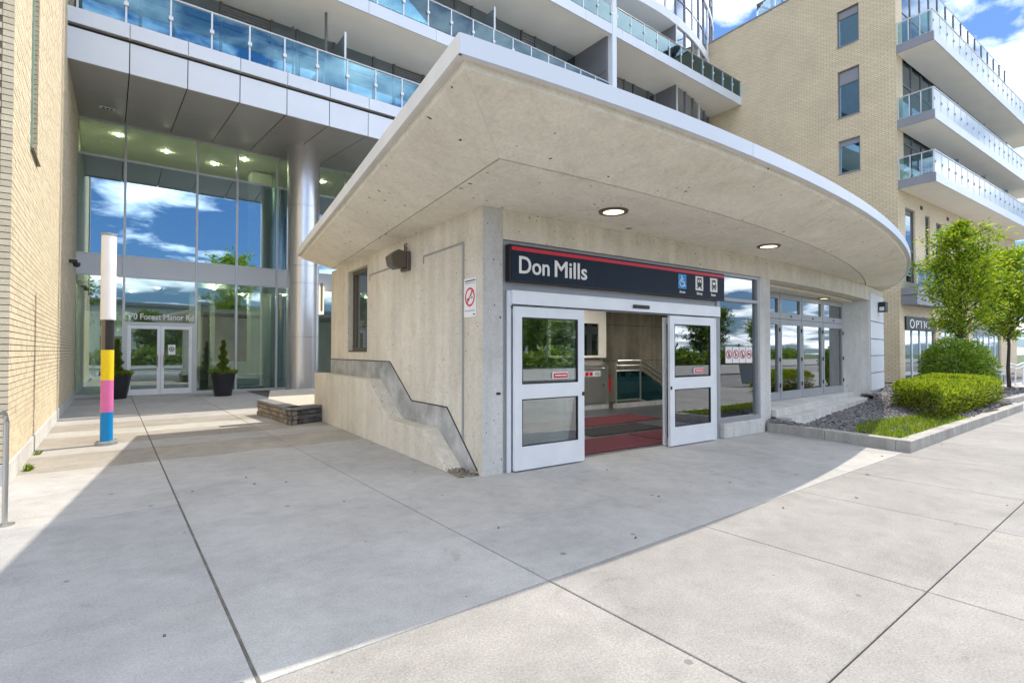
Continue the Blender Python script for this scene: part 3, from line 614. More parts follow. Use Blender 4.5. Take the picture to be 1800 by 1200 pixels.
MB().box(7.1, 7.98, 4.545, 4.557, .23, 1.0).build('glass_infill', 'teal_glass', rl)
MB().prismy([(8.06, .2), (8.5, .02), (9.9, .02), (9.9, .1), (8.06, .98)], 4.545, 4.557).build('glass_infill', 'teal_glass', rl)
MB().tube([(8.3, 3.5, 0), (8.3, 3.5, .9), (8.38, 3.5, 1.0), (8.6, 3.5, .95), (10.2, 3.5, .2)], .022, 8).build('handrail', 'stainless', rl, smooth=True)
MB().box(7.0, 10.5, 4.48, 4.62, .004, .12).build('curb', 'grey_concrete', rl)
# roof lights
dm = MB().lathe((0, 0, 0), [(.0, .0), (.16, .0), (.165, .012), (.165, .02)], 28)
for (x, y, z, r, lab) in ((1.52, -.75, ZS, 1., 'round recessed downlight over the sliding doors, nearest the roof corner'), (5.34, -.69, ZS, 1., 'round recessed downlight in roof soffit in front of the window pane'), (10.84, .91, 2.913, .75, 'round recessed downlight in the ceiling over the folding doors')):
    l = thing('recessed_downlight', lab, 'light', (x, y, z-.02), 'recessed downlights in the station roof')
    MB().lathe((x, y, z-.022), [(.135*r, .0), (.185*r, .0), (.19*r, .012), (.19*r, .021), (.135*r, .021), (.135*r, 0)], 32, cap=False).build('trim_ring', 'bronze_metal', l, smooth=True)
    MB().lathe((x, y, z-.014), [(.136*r, 0), (.136*r, .012)], 32).build('lens', 'lamp_warm', l)
MB().lathe((2.4, -.2, ZS-.006), [(.05, 0), (.05, .005)], 16).build('cover_plate', 'grey_paint', st)

# ------------------------------------------------------------------ things fixed to the station
sg = thing('station_sign', 'long navy station sign with red stripe, white lettering and three pictograms above the doors', 'sign', (2.66, -.02, 2.44))
MB().box(.36, 4.985, -.07, .045, 2.445, 2.915).build('board', 'sign_black', sg)
MB().box(.385, 4.965, -.076, -.0705, 2.462, 2.90).build('face', 'sign_navy', sg)
MB().box(.385, 4.965, -.0795, -.0765, 2.842, 2.888).build('red_stripe', 'sign_red', sg)
for x in (1.78, 3.63): MB().box(x, x+.008, -.0775, -.0765, 2.463, 2.841).build('face_joint', 'sign_black', sg)
text('Don', 'lettering', 'sign_white', .50, -.0785, 2.555, .315, sg, width=.50, bold=.0045)
text('Mills', 'lettering', 'sign_white', 1.09, -.0785, 2.555, .315, sg, width=.59, bold=.0045)
TX = (3.80, 4.255, 4.66)
for k, x in enumerate(TX):
    t_ = MB().box(x-.105, x+.105, -.081, -.0765, 2.575, 2.815).build('pictogram_tile', ('sign_blue', 'sign_white', 'sign_white')[k], sg, bevel=.0)
    b = t_.modifiers.new('bevel', 'BEVEL'); b.width = .02; b.segments = 3; b.affect = 'EDGES'; b.limit_method = 'ANGLE'; b.width = .002
    y = -.0835; q = MB()
    if k == 0:
        q.lathe((0, 0, 0), [(.001, 0), (.001, .001)], 3)
        q = MB(); q.box(x-.03, x-.006, y, y+.002, 2.765, 2.79); q.box(x-.027, x-.009, y, y+.002, 2.69, 2.765); q.box(x-.009, x+.035, y, y+.002, 2.735, 2.748)
        q.box(x-.009, x+.045, y, y+.002, 2.685, 2.70); q.obox((x+.052, y+.001, 2.655), (.014, .002, .07), ry=R_(-12)); q.box(x+.055, x+.08, y, y+.002, 2.62, 2.632)
        n = 16; vs = []; 
        for i in range(n+1):
            a = R_(110)+R_(235)*i/n
            for r in (.052, .067): vs.append((x-.008+r*math.cos(a), y, 2.672+r*math.sin(a)))
        q.add(vs, [(2*i, 2*i+1, 2*i+3, 2*i+2) for i in range(n)]); mt = 'sign_white'
    elif k == 1:
        q.prismy([(x-.06, 2.66), (x+.06, 2.66), (x+.06, 2.775), (x+.035, 2.79), (x, 2.775), (x-.035, 2.79), (x-.06, 2.775)], y, y+.002)
        q.obox((x-.035, y+.001, 2.64), (.03, .002, .075), ry=R_(35)); q.obox((x+.035, y+.001, 2.64), (.03, .002, .075), ry=R_(-35)); q.box(x-.03, x+.03, y+.0003, y+.0015, 2.635, 2.659); mt = 'sign_black'
    else:
        q.prismy([(x-.055, 2.645), (x+.055, 2.645), (x+.055, 2.755), (x+.035, 2.78), (x-.035, 2.78), (x-.055, 2.755)], y, y+.002)
        q.box(x-.05, x-.022, y, y+.002, 2.61, 2.644); q.box(x+.022, x+.05, y, y+.002, 2.61, 2.644); q.box(x+.06, x+.07, y, y+.002, 2.65, 2.70); mt = 'sign_black'
    q.build('symbol', mt, t_)
    if k: 
        w_ = MB()
        if k == 1: w_.box(x-.042, x-.01, y-.0015, y-.0003, 2.71, 2.76).box(x+.01, x+.042, y-.0015, y-.0003, 2.71, 2.76)
        else: w_.box(x-.04, x+.04, y-.0015, y-.0003, 2.695, 2.745).box(x-.045, x-.025, y-.0015, y-.0003, 2.655, 2.672).box(x+.025, x+.045, y-.0015, y-.0003, 2.655, 2.672)
        w_.build('symbol_window', 'sign_white', t_)
    text(('Access', 'Subway', 'Buses')[k], 'caption', 'sign_white', x-.075, -.0785, 2.505, .062, sg, width=(.15, .16, .13)[k], depth=.001, bold=.002)
ns = thing('no_smoking_sign', 'white no smoking notice with red ring on the concrete side wall', 'sign', (-.01, .3, 1.99))
MB().box(-.012, -.003, .14, .445, 1.985, 2.49).build('plate', 'sign_white', ns)
def xring(cy, cz, r0, r1, x, n=28):
    vs = [(x, cy+r*math.cos(2*math.pi*i/n), cz+r*math.sin(2*math.pi*i/n)) for r in (r0, r1) for i in range(n)]
    vs += [(x+.002, b, c) for _, b, c in vs]
    fs = [q for i in range(n) for q in ((i, n+i, n+(i+1)%n, (i+1)%n), (n+i, 3*n+i, 3*n+(i+1)%n, n+(i+1)%n), (2*n+i, i, (i+1)%n, 2*n+(i+1)%n))]
    return MB().add(vs, fs)
xring(.293, 2.245, .098, .122, -.0148).build('ring', 'sign_red', ns)
MB().obox((-.0150, .293, 2.245), (.0016, .205, .022), rx=R_(-48)).build('slash', 'sign_red', ns)
MB().box(-.0140, -.0122, .30, .365, 2.205, 2.228).box(-.0140, -.0122, .225, .262, 2.225, 2.243).build('cigarette', 'sign_black', ns)
MB().tube([(-.0132, .25, 2.26), (-.0132, .262, 2.285), (-.0132, .248, 2.305), (-.0132, .265, 2.325)], .004, 5).build('smoke', 'sign_black', ns)
for z, y0, y1, mt in ((2.425, .17, .415, 'sign_grey'), (2.455, .16, .42, 'sign_black'), (2.07, .165, .42, 'sign_grey'), (2.02, .165, .215, 'sign_black')): MB().box(-.0138, -.0122, y0, y1, z-.008, z+.006).build('print_line', mt, ns)
fl = thing('floodlight', 'brown metal flood lamp mounted high on the concrete side wall', 'lamp', (-.1, 2.34, 2.85))
MB().box(-.07, -.002, 2.17, 2.45, 2.83, 3.13).build('back_box', 'bronze_metal', fl, bevel=.015)
MB().prismy([(-.07, 2.88), (-.07, 3.12), (-.20, 3.15), (-.33, 3.04), (-.30, 2.90), (-.2, 2.85)], 2.18, 2.44).build('visor', 'bronze_metal', fl, bevel=.012)
MB().prismy([(-.305, 2.90), (-.21, 2.845), (-.19, 2.85), (-.29, 2.915)], 2.21, 2.41).build('lens', 'frosted_glass', fl)
MB().tube([(-.04, 2.33, 3.13), (-.04, 2.33, 3.26), (-.0, 2.33, 3.28)], .014, 8).tube([(-.04, 2.26, 3.13), (-.05, 2.24, 3.22)], .01, 6).build('conduit', 'bronze_metal', fl)
wl = thing('wall_lamp', 'small black box lamp on the far end of the station wall', 'lamp', (14.4, .9, 2.75))
MB().box(14.3, 14.5, .78, .96, 2.7, 3.0).build('housing', 'black_metal', wl, bevel=.01); MB().box(14.28, 14.299, .81, .93, 2.74, 2.85).build('lens', 'sign_white', wl)
# debris at the foot of the corner
deb = MB()
for k in range(130):
    y = .08+.5*random.random(); x = -.26*random.random()*(1-.2*y)-.004
    deb.obox((x, y, .008+.02*random.random()), (.012+.03*random.random(), .008+.02*random.random(), .006+.01*random.random()), random.random()*6, random.random(), random.random())
tag(deb.build('leaf_litter', 'stone_brown'), 'dry leaves and grit gathered at the foot of the wall corner', 'litter', kind='stuff')

# ------------------------------------------------------------------ brick wing on the left
WX = -4.58
bw = thing('brick_wing', 'tall pale tan brick wing of the building along the left edge', 'building', (*M2W(-9, 10), 0))
MB(True).box(-16, -5.15, 3.012, 17.6, .25, 14).build('wall_core', 'mortar', bw)
m = MB(True)
for (y0, y1, z0, z1) in ((3.012, 4.62, .25, 14), (5.51, 17.6, .25, 14), (4.62, 5.51, .25, 4.44)): m.box(-5.15, WX-.012, y0, y1, z0, z1)
m.build('wall_leaf', 'mortar', bw)
MB(True).box(-16, WX+.012, 2.985, 17.0, -.03, .245).build('wall_base', 'grey_concrete', bw, bevel=.008)
CH = .0762; BL = .245
bricks = []                                            # centre along the face, length, height of the bed, face
for i in range(150):
    z = .25+i*CH; y = 3.0-(.5*BL if i % 2 else 0)
    while y < 17.0:
        a, b = max(y, 3.0), min(y+BL, 17.0); y += BL
        for (lo, hi) in ((4.62, 5.48),):
            if z > 4.42:
                if a >= lo and b <= hi: a = b
                elif a < lo < b: b = lo
                elif a < hi < b: a = hi
        if b-a > .03: bricks.append(('s', a, b, z))
    x = WX-.104-(.5*BL if i % 2 else 0)
    while x > -6.2:
        a, b = max(x-BL, -6.2), min(x, WX-.104); x -= BL
        if b-a > .03: bricks.append(('e', a, b, z))
cam_m = Vector((cam.location.x*CA+cam.location.y*SA, -cam.location.x*SA+cam.location.y*CA, 1.55))
def bdist(b):
    f, a, c, z = b
    p = Vector((WX, (a+c)/2, z)) if f == 's' else Vector(((a+c)/2, 3., z))
    if f == 'e' and (a+c)/2 < -4.9: return 99+(p-cam_m).length
    if z > 1.5+(p-cam_m).xy.length*.66: return 50+(p-cam_m).length
    return (p-cam_m).length
bricks.sort(key=bdist)
bshare = {}
rest = MB(True)
def jz(): return random.uniform(-.002, .002)
for k, (f, a, b, z) in enumerate(bricks):
    L = b-a-.004; h = CH-.011
    if k < 300:
        key = (f, round(L, 3))
        if key not in bshare:
            q = MB()
            if f == 's': q.box(-.10, 0, -L/2, L/2, 0, h)
            else: q.box(-L/2, L/2, 0, .10, 0, h)
            bshare[key] = meshof(q, 'brick', 'tan_brick')
        d = jz()
        x, y = M2W(WX+d, (a+b)/2) if f == 's' else M2W((a+b)/2, 3.0+d)
        inst('brick', bshare[key], (x, y, z+.011), bw, AM)
    elif f == 's': rest.box(WX-.1, WX+jz(), a+.002, b-.002, z+.011, z+CH)
    else: rest.box(a+.002, b-.002, 3.0+jz(), 3.1, z+.011, z+CH)
tag(rest.build('far_bricks', 'tan_brick', bw), kind='stuff')
m = MB(True).box(-4.97, -4.92, 4.622, 4.70, 4.50, 13.5).box(-4.97, -4.92, 5.36, 5.43, 4.50, 13.5).box(-4.97, -4.92, 4.70, 5.36, 4.50, 4.58)
sw = m.build('window', 'green_frame', bw)
MB(True).box(-4.95, -4.94, 4.70, 5.36, 4.58, 13.5).build('pane', 'window_glass', sw)
jb = MB(True)
for i in range(56, 140):
    for (a, b) in (((-4.90, -4.684),) if i % 2 else ((-4.90, -4.80), (-4.796, -4.684))): jb.box(a, b, 5.44, 5.52, .25+i*CH+.011, .25+i*CH+CH)
tag(jb.build('jamb_bricks', 'tan_brick', bw), kind='stuff')
MB(True).box(-4.62, -4.555, 4.60, 4.64, 4.40, 13.5).build('edge_trim', 'green_frame', sw)
MB(True).prismy([(-4.96, 4.50), (-4.96, 4.44), (-4.54, 4.40), (-4.54, 4.42)], 4.60, 5.50).build('sill', 'bronze_metal', sw)
sc = thing('security_camera', 'small black dome camera on the brick wall near the lobby glass', 'camera', (*M2W(-4.48, 13.4), 3.9))
MB(True).box(WX, -4.40, 13.28, 13.46, 3.98, 4.06).build('bracket', 'black_metal', sc); MB(True).lathe((-4.42, 13.37, 3.86), [(.01, 0), (.07, .03), (.085, .09), (.085, .13)], 14).build('dome', 'black_metal', sc, smooth=True)

# ------------------------------------------------------------------ apartment tower behind
YB = 11.46
tw = thing('apartment_tower', 'curved apartment tower with white balcony bands, blue glass railings and tall glazed lobby', 'building', (*M2W(8, 17), 0))
XL = [-4.64, -3.31, -1.17, .16, 1.61, 3.0, 4.4, 5.8, 7.2]
YG = 17.0
def tilt(o): o.rotation_euler = (random.uniform(-.0035, .0035), 0, random.uniform(-.005, .005)); return o
def vbar(x, z0, z1, w_=.035, d0=-.06, d1=.07): MB(True).box(x-w_, x+w_, YG+d0, YG+d1, z0, z1).build('mullion', 'mullion', tw)
for k, x in enumerate(XL): vbar(x, 0 if x != -99 else 2.5, 9.36)
for z, h_ in ((.0, .09), (4.09, .05), (4.79, .05), (8.10, .06), (9.30, .06)):
    for a, b in zip(XL[:-1], XL[1:]):
        if z == 0. and a == -3.31: continue
        MB(True).box(a+.036, b-.036, YG-.05, YG+.06, z, z+h_).build('transom', 'mullion', tw)
for a, b in zip(XL[:-1], XL[1:]):
    z0 = 2.56 if a == -3.31 else .09
    tilt(MB(True).box(a+.036, b-.036, YG, YG+.012, z0, 4.09).build('lobby_pane', 'lower_glass', tw))
    MB(True).box(a+.036, b-.036, YG-.03, YG+.02, 4.14, 4.79).build('spandrel_panel', 'white_metal', tw)
    tilt(MB(True).box(a+.036, b-.036, YG, YG+.012, 4.84, 8.10).build('lobby_pane', 'upper_glass', tw))
    MB(True).box(a+.036, b-.036, YG, YG+.012, 8.16, 9.30).build('lobby_pane', 'spandrel_glass', tw)
MB(True).box(-3.274, -1.206, YG-.06, YG+.06, 2.46, 2.56).box(-3.274, -3.20, YG-.06, YG+.06, 0, 2.46).box(-1.28, -1.206, YG-.06, YG+.06, 0, 2.46).build('door_frame', 'mullion', tw)
for x0, x1, hx in ((-3.195, -2.245, -2.33), (-2.235, -1.285, -2.15)):
    m = MB(True)
    for (a, b, z0, z1) in ((x0, x0+.1, .02, 2.45), (x1-.1, x1, .02, 2.45), (x0+.1, x1-.1, 2.33, 2.45), (x0+.1, x1-.1, .02, .22)): m.box(a, b, YG-.05, YG+.0, z0, z1)
    d = m.build('lobby_door', 'aluminium', tw)
    MB(True).box(x0+.1, x1-.1, YG-.03, YG-.02, .22, 2.33).build('pane', 'lower_glass', d)
    MB(True).tube([(hx, YG-.05, 1.0), (hx, YG-.13, 1.0), (hx, YG-.13, 1.42), (hx, YG-.05, 1.42)], .016, 8).build('handle', 'stainless', d)
    MB(True).box(x0+.1, x1-.1, YG+.01, YG+.04, 1.02, 1.06).build('push_bar', 'aluminium_dark', d)
MB(True).box(-2.02, -1.80, YG-.036, YG-.031, 1.42, 1.78).build('door_notice', 'sign_white', tw)
q = ring(0, 0, .06, .085, 0); q.v = [(-1.91+x, YG-.042+y, 1.62+z) for x, y, z in q.v]; q.M = True; q.build('door_notice_ring', 'sign_black', tw)
q = MB(True).box(-1.935, -1.885, YG-.042, YG-.037, 1.59, 1.65); q.build('door_notice_mark', 'sign_black', tw)
tx_, ty_ = M2W(-3.24, YG-.075)
text('70 Forest Manor Rd', 'address_lettering', 'sign_white', tx_+.09, ty_+.004, 2.66, .29, tw, width=1.90, rz=AM, depth=.012, bold=.006)
# soffit rising from the fascia back to the glass
def zs(y): return 8.83+(y-YB)*(9.36-8.83)/(YG-YB)
PX = [-4.64+1.3*k for k in range(12)]
for a, b in zip(PX[:-1], PX[1:]):
    for y0, y1 in ((YB+.05, 13.9), (13.9, 16.93)):
        MB(True).add([(a+.012, y0+.008, zs(y0)), (b-.012, y0+.008, zs(y0)), (b-.012, y1-.004, zs(y1)), (a+.012, y1-.004, zs(y1)), (a+.012, y0+.008, zs(y0)+.03), (b-.012, y0+.008, zs(y0)+.03), (b-.012, y1-.004, zs(y1)+.03), (a+.012, y1-.004, zs(y1)+.03)],
             [(0,3,2,1),(4,5,6,7),(0,1,5,4),(1,2,6,5),(2,3,7,6),(3,0,4,7)]).build('soffit_panel', 'soffit_panel', tw)
    MB(True).box(a+.012, b-.012, YB, YB+.04, 8.80, 9.60).build('fascia_panel', 'fascia_metal', tw)
    MB(True).box(a+.010, b-.010, YB-.07, YB+.04, 9.70, 10.08).build('band_panel', 'fascia_metal', tw)
MB(True).box(-4.64, 9.6, YB+.12, 16.9, 9.50, 9.69).build('canopy_core', 'gasket', tw)
MB(True).box(-4.64, 9.6, YB+.06, YB+.10, 8.86, 9.69).build('canopy_core', 'gasket', tw)
MB(True).box(-4.64, 24, YB+.0, 14.0, 9.70, 10.05).build('balcony_slab', 'white_paint', tw)
m = MB(True).box(-4.02, -3.62, 15.2, 15.42, 0, .02); m.v = [(x, y, zs(y)-.03+z) for x, y, z in m.v]; vt = m.build('soffit_vent', 'white_metal', tw)
for k in range(3):
    m = MB(True).box(-3.94+.1*k, -3.88+.1*k, 15.23, 15.39, -.004, -.001); m.v = [(x, y, zs(y)-.03+z) for x, y, z in m.v]; m.build('slot', 'gasket', vt)
# round column in drums
cx_, cy_ = 2.03, 14.87
for z0, z1 in ((0.06, 2.07), (2.07, 4.04), (4.04, 4.68), (4.68, 6.9), (6.9, 9.12)):
    MB(True).lathe((cx_, cy_, 0), [(.55, z0), (.57, z0+.006), (.57, z1-.006), (.55, z1)], 48).build('column_drum', 'column_metal', tw, smooth=True)
MB(True).lathe((cx_, cy_, 0), [(.61, 0), (.61, .07), (.585, .085), (.585, .12)], 48).build('column_base', 'column_metal', tw, smooth=True)
# balconies
def post_mesh():
    return meshof(MB().box(-.022, .022, -.02, .02, 0, 1.05), 'rail_post', 'mullion'), meshof(MB().box(-.05, .05, -.055, -.022, .44, .54), 'glass_clamp', 'white_metal')
PM, KM = post_mesh()
def rail(par, x0, x1, z, y, step=.975, gl='balcony_glass', first=None, top='mullion', h_=1.03):
    x = x0; xs_ = []
    while x < x1-.05: xs_.append(x); x += step
    xs_.append(x1)
    for x in xs_:
        p = inst('rail_post', PM, (*M2W(x, y), z), par, AM, (1, 1, h_/1.05)); 
        inst('glass_clamp', KM, (*M2W(x, y), z), par, AM)
    for a, b in zip(xs_[:-1], xs_[1:]): MB(True).box(a+.028, b-.028, y-.006, y+.006, z+.03, z+h_-.03).build('glass_panel', gl, par)
    MB(True).tube([(x0, y, z+h_+.02), (x1, y, z+h_+.02)], .028, 8).build('top_rail', top, par)
rail(tw, -4.40, 8.9, 10.09, YB-.03)
for nm, z0, z1, x1 in (('B2', 13.0, 13.42, 15.36), ('B3', 16.88, 17.36, 27.4)):
    MB(True).box(-4.64, x1, YB+.03, 14.02 if nm == 'B2' else 15.2, z0, z1-.03).build('balcony_slab', 'white_paint', tw)
    k = -4.64
    while k < x1-.2:
        e = min(k+2.6, x1); MB(True).box(k+.006, e-.006, YB-.02, YB+.029, z0-.015, z1).build('band_panel', 'fascia_metal', tw); k += 2.6
rail(tw, 1.5, 15.3, 13.43, YB, step=.98, h_=.98)
rail(tw, 10.6, 15.36, 17.37, YB, step=.95, h_=.92)
rail(tw, 15.74, 27.3, 17.37, YB, step=1.06, top='dark_mullion', h_=.92)
MB(True).box(15.40, 15.70, YB-.04, YB+.24, 10.1, 40).build('facade_post', 'fascia_metal', tw)
for (a, b, c, e, z0, z1) in ((15.30, 15.40, YB+.25, 13.9, 13.42, 16.87), (21.93, 22.02, 12.42, 13.9, 13.42, 16.87), (21.93, 22.02, 12.42, 15.1, 17.36, 20.4)):
    MB(True).box(a, b, c, e, z0, z1).build('partition', 'dark_panel', tw)
    MB(True).box(a-.006, a-.001, c, e, (z0+z1)/2, (z0+z1)/2+.02).build('partition_joint', 'gasket', tw)
# window walls behind the balconies
YW = 13.9
for (z0, z1, zt, x0, x1) in ((10.06, 13.0, 12.25, -4.6, 15.3), (13.40, 16.87, 15.85, -4.6, 21.9), (17.34, 20.4, 19.6, -4.6, 21.9)):
    k = 0; x = x0
    while x < x1-.3:
        e = min(x+(1.55 if k % 3 == 0 else .85 if k % 3 == 1 else 1.3), x1)
        MB(True).box(x-.04, x+.04, YW-.06, YW+.06, z0, z1).build('window_mullion', 'dark_mullion', tw)
        if k % 5 == 3 and z0 < 15:
            MB(True).box(x+.04, e-.04, YW+.03, YW+.05, zt, z1).build('louvre_panel', 'dark_mullion', tw)
            for q in range(7): MB(True).obox(((x+e)/2, YW+.0, zt+.06+q*(z1-zt-.1)/7), (e-x-.09, .06, .012), rx=R_(-35)).build('louvre_blade', 'aluminium_dark', tw)
        else: MB(True).box(x+.04, e-.04, YW-.005, YW+.005, zt+.03, z1).build('window_pane', 'window_glass', tw)
        MB(True).box(x+.04, e-.04, YW-.05, YW+.05, zt-.03, zt+.03).build('window_transom', 'dark_mullion', tw)
        MB(True).box(x+.04, e-.04, YW-.005, YW+.005, z0, zt-.03).build('window_pane', 'window_glass', tw)
        if k % 2 == 0: MB(True).box(x+.1, x+.1+(e-x)*.55, YW+.22, YW+.25, z0, z1-.1).build('curtain', 'curtain', tw)
        x = e; k += 1
MB(True).box(-4.6, 26.9, 15.6, 30, 10.05, 46).build('tower_core', 'room_dark', tw)
for z in (13.0, 16.88): MB(True).box(-4.6, 24, 14.03 if z < 16 else 15.21, 15.59, z, z+.3).build('floor_slab', 'white_paint', tw)
for (x, y0, y1, z) in ((2.45, 11.75, 13.8, 10.06), (8.6, 11.75, 13.8, 13.42)):
    d = MB(True).box(x-.015, x+.015, y0, y1, z+.1, z+2.1).build('balcony_divider', 'frosted_glass', tw); MB(True).box(x-.03, x+.03, y0-.05, y0-.002, z, z+2.15).build('divider_post', 'mullion', d)
MB(True).tube([(2.0, 12.3, 10.06), (2.0, 12.3, 12.98)], .045, 10).build('drain_pipe', 'dark_mullion', tw)
MB(True).tube([(1.2, 13.3, 10.06), (1.2, 13.3, 12.7)], .03, 8).build('drain_pipe', 'dark_mullion', tw)
# the bowed glass end of the tower
TC = (20.3, 32.0); TR = 19.6
def tp(a, r=TR): return (TC[0]+r*math.sin(a), TC[1]-r*math.cos(a))
a0 = math.asin(1.75/TR); NP = 15; da = R_(3.1)
flo = [(13.42, 16.86, False), (17.36, 20.36, False), (20.9, 24.0, True), (24.3, 27.4, True), (27.7, 30.8, True)]
for z0, z1, wide in flo:
    st_ = a0-(7*da if wide else 0)
    for k in range(NP+(7 if wide else 0)):
        a, b = st_+k*da, st_+(k+1)*da
        p, q = tp(a), tp(b); pi, qi = tp(a, TR-.012), tp(b, TR-.012)
        zm = z0+(z1-z0)*(.36 if k % 2 else .36)
        for (u, v, mt) in ((z0, zm, 'tower_glass'), (zm+.05, z1, 'tower_glass')):
            MB(True).prism([p, q, qi, pi], u+.02, v-.02).build('tower_pane', mt, tw)
        po, qo = tp(a, TR+.03), tp(b, TR+.03)
        MB(True).prism([po, qo, qi, pi], zm-.018, zm+.068).build('tower_transom', 'pale_mullion' if k % 4 == 1 else 'tower_mullion', tw)
        e = .0026
        MB(True).prism([tp(a-e, TR+.06), tp(a+e, TR+.06), tp(a+e, TR-.05), tp(a-e, TR-.05)], z0, z1).build('tower_mullion', 'tower_mullion' if k % 3 else 'pale_mullion', tw)
    NB = 12; A0 = st_; A1 = a0+NP*da
    MB(True).prism([tp(A0+(A1-A0)*i/NB, TR-.9) for i in range(NB+1)]+[tp(A1, TR-3.), tp(A0, TR-3.)], z0, z1).build('room_back', 'curtain', tw)
for z0, z1 in ((20.37, 20.89), (24.0, 24.3), (27.4, 27.7), (30.8, 31.1)):
    A1 = a0+NP*da; AA = math.asin((15.7-20.3)/TR); NB = 20
    MB(True).prism([tp(AA+(A1-AA)*i/NB, TR+.09) for i in range(NB+1)]+[tp(A1, TR-.8), tp(AA, TR-.8)], z0, z1).build('floor_band', 'white_metal', tw)
MB(True).box(15.71, 21.92, 13.2, 15.5, 20.38, 20.6).build('recess_soffit', 'dark_panel', tw)
for x in (17., 18.4, 19.8, 21.2): MB(True).box(x, x+.02, 13.2, 15.5, 20.372, 20.379).build('soffit_joint', 'gasket', tw)
A1 = a0+NP*da
MB(True).prism([(-4.6, 12.5)]+[tp(A1*i/16) for i in range(17)]+[(tp(A1)[0], 30), (-4.6, 30)], 31.1, 46).build('upper_storeys', 'tower_mullion', tw)
MB(True).box(-4.6, 15.4, 12.5, 15.59, 20.4, 31.1).build('upper_wall', 'dark_panel', tw)
# lobby interior
MB(True).box(-4.6, 9, YG+.08, 27, -.03, .002).build('lobby_floor', 'lobby_floor', tw)
MB(True).box(-4.6, 9, 26.8, 27, 0, 9.6).build('lobby_back_wall', 'lobby_dark', tw)
MB(True).box(-4.75, -4.62, YG+.08, 27, 0, 9.6).build('lobby_side_wall', 'lobby_wall', tw)
MB(True).box(-4.6, 9, YG+.1, 27, 9.38, 9.49).build('lobby_ceiling', 'lobby_wall', tw)
MB(True).box(-4.6, 9, YG+1.6, 27, 4.05, 4.8).build('mezzanine_floor', 'lobby_wall', tw)
MB(True).box(1.1, 1.9, YG+2.2, YG+3., 0, 9.3).build('lobby_column', 'lobby_wall', tw)
MB(True).box(-1.0, -.6, YG+3.5, YG+3.9, 0, 4.05).box(-.2, 0, YG+4, YG+4.3, 0, 4.05).build('lobby_column', 'lobby_wall', tw)
MB(True).box(-4.5, -3., 22, 22.2, 0, 3.2).build('lobby_partition', 'lobby_wall', tw)
for k, (x, y, z) in enumerate(((-3.6, 18.3, 4.04), (-2.2, 19.5, 4.04), (-.4, 18.4, 4.04), (.9, 20, 4.04), (-3., 21.5, 4.04), (-3.5, 18.2, 9.36), (-2., 19., 9.36), (-.3, 19.4, 9.36), (.6, 18.1, 9.36), (2.4, 19., 4.04), (4., 19., 9.36))):
    MB(True).lathe((x, y, z-.02), [(.05, 0), (.05, .018)], 12).build('downlight', 'lobby_lamp', tw)
dk = thing('reception_desk', 'white stepped reception desk behind the lobby glass beside the column', 'desk', (*M2W(.7, 18), 0))
MB(True).box(-.3, 1.45, 17.9, 18.7, .12, .62).build('counter', 'desk_white', dk, bevel=.01); MB(True).box(-.3, .75, 18.1, 18.8, .621, 1.12).build('upper_counter', 'desk_white', dk, bevel=.01); MB(True).box(-.2, 1.35, 18., 18.6, 0.003, .119).build('plinth', 'black_metal', dk)
ws = thing('wall_sconce', 'tall amber lit sconce on the wall behind the round column', 'lamp', (*M2W(3.31, 16.8), 3.2))
MB(True).box(3.2, 3.42, 16.80, 16.93, 3.1, 4.25).build('shade', 'lamp_amber', ws); MB(True).box(3.26, 3.36, 16.70, 16.799, 3.2, 4.4).build('bracket', 'aluminium_dark', ws)

# ------------------------------------------------------------------ brick apartment building on the right
BX, BY = 26.7, 4.6
rb = thing('brick_apartment_building', 'five storey tan brick apartment building with stacked white balconies on the right', 'building', (37, 10, 0))
wins = [(10.95, 12.72), (13.95, 16.45), (17.75, 19.70)]
m = MB()
m.box(BX, BX+.4, BY, 6.22, 0, 21.8); m.box(BX, BX+.4, 7.27, 22, 0, 21.8)
zz = [0]+[z for w_ in wins for z in w_]+[21.8]
for i in range(0, len(zz), 2): m.box(BX, BX+.4, 6.22, 7.27, zz[i], zz[i+1])
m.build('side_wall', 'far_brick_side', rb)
for k, (z0, z1) in enumerate(wins):
    m = MB(); zt = z1-(.28 if k == 0 else .75 if k == 1 else .45)
    for (y0, y1, a, b) in ((6.22, 6.29, z0, z1), (7.20, 7.27, z0, z1), (6.29, 7.20, z0, z0+.07), (6.29, 7.20, z1-.07, z1), (6.29, 7.20, zt-.03, zt+.03)): m.box(BX+.08, BX+.16, y0+.002, y1-.002, a+.002, b-.002)
    f = m.build('window', 'dark_mullion' if k else 'grey_paint', rb)
    MB().box(BX+.11, BX+.12, 6.29, 7.20, z0+.07, zt-.03).build('pane', 'side_glass', f)
    MB().box(BX+.11, BX+.12, 6.29, 7.20, zt+.03, z1-.07).build('top_panel', 'grey_paint', f)
    MB().box(BX-.03, BX+.1, 6.20, 7.29, z0-.05, z0-.002).build('sill', 'grey_paint', f)
    MB().box(BX+.6, BX+.62, 6.2, 7.3, z0, z1).build('blind', 'curtain' if k != 1 else 'room_dark', f)
MB().box(BX+.5, 48, BY+3.4, 22, 0, 21.7).build('core', 'room_dark', rb)
MB().box(BX+.42, 48, BY+.2, 22, 21.55, 21.79).build('roof_slab', 'grey_paint', rb)
MB().box(BX-.04, BX+.44, BY-.04, 22, 21.801, 21.87).build('roof_coping', 'grey_paint', rb)
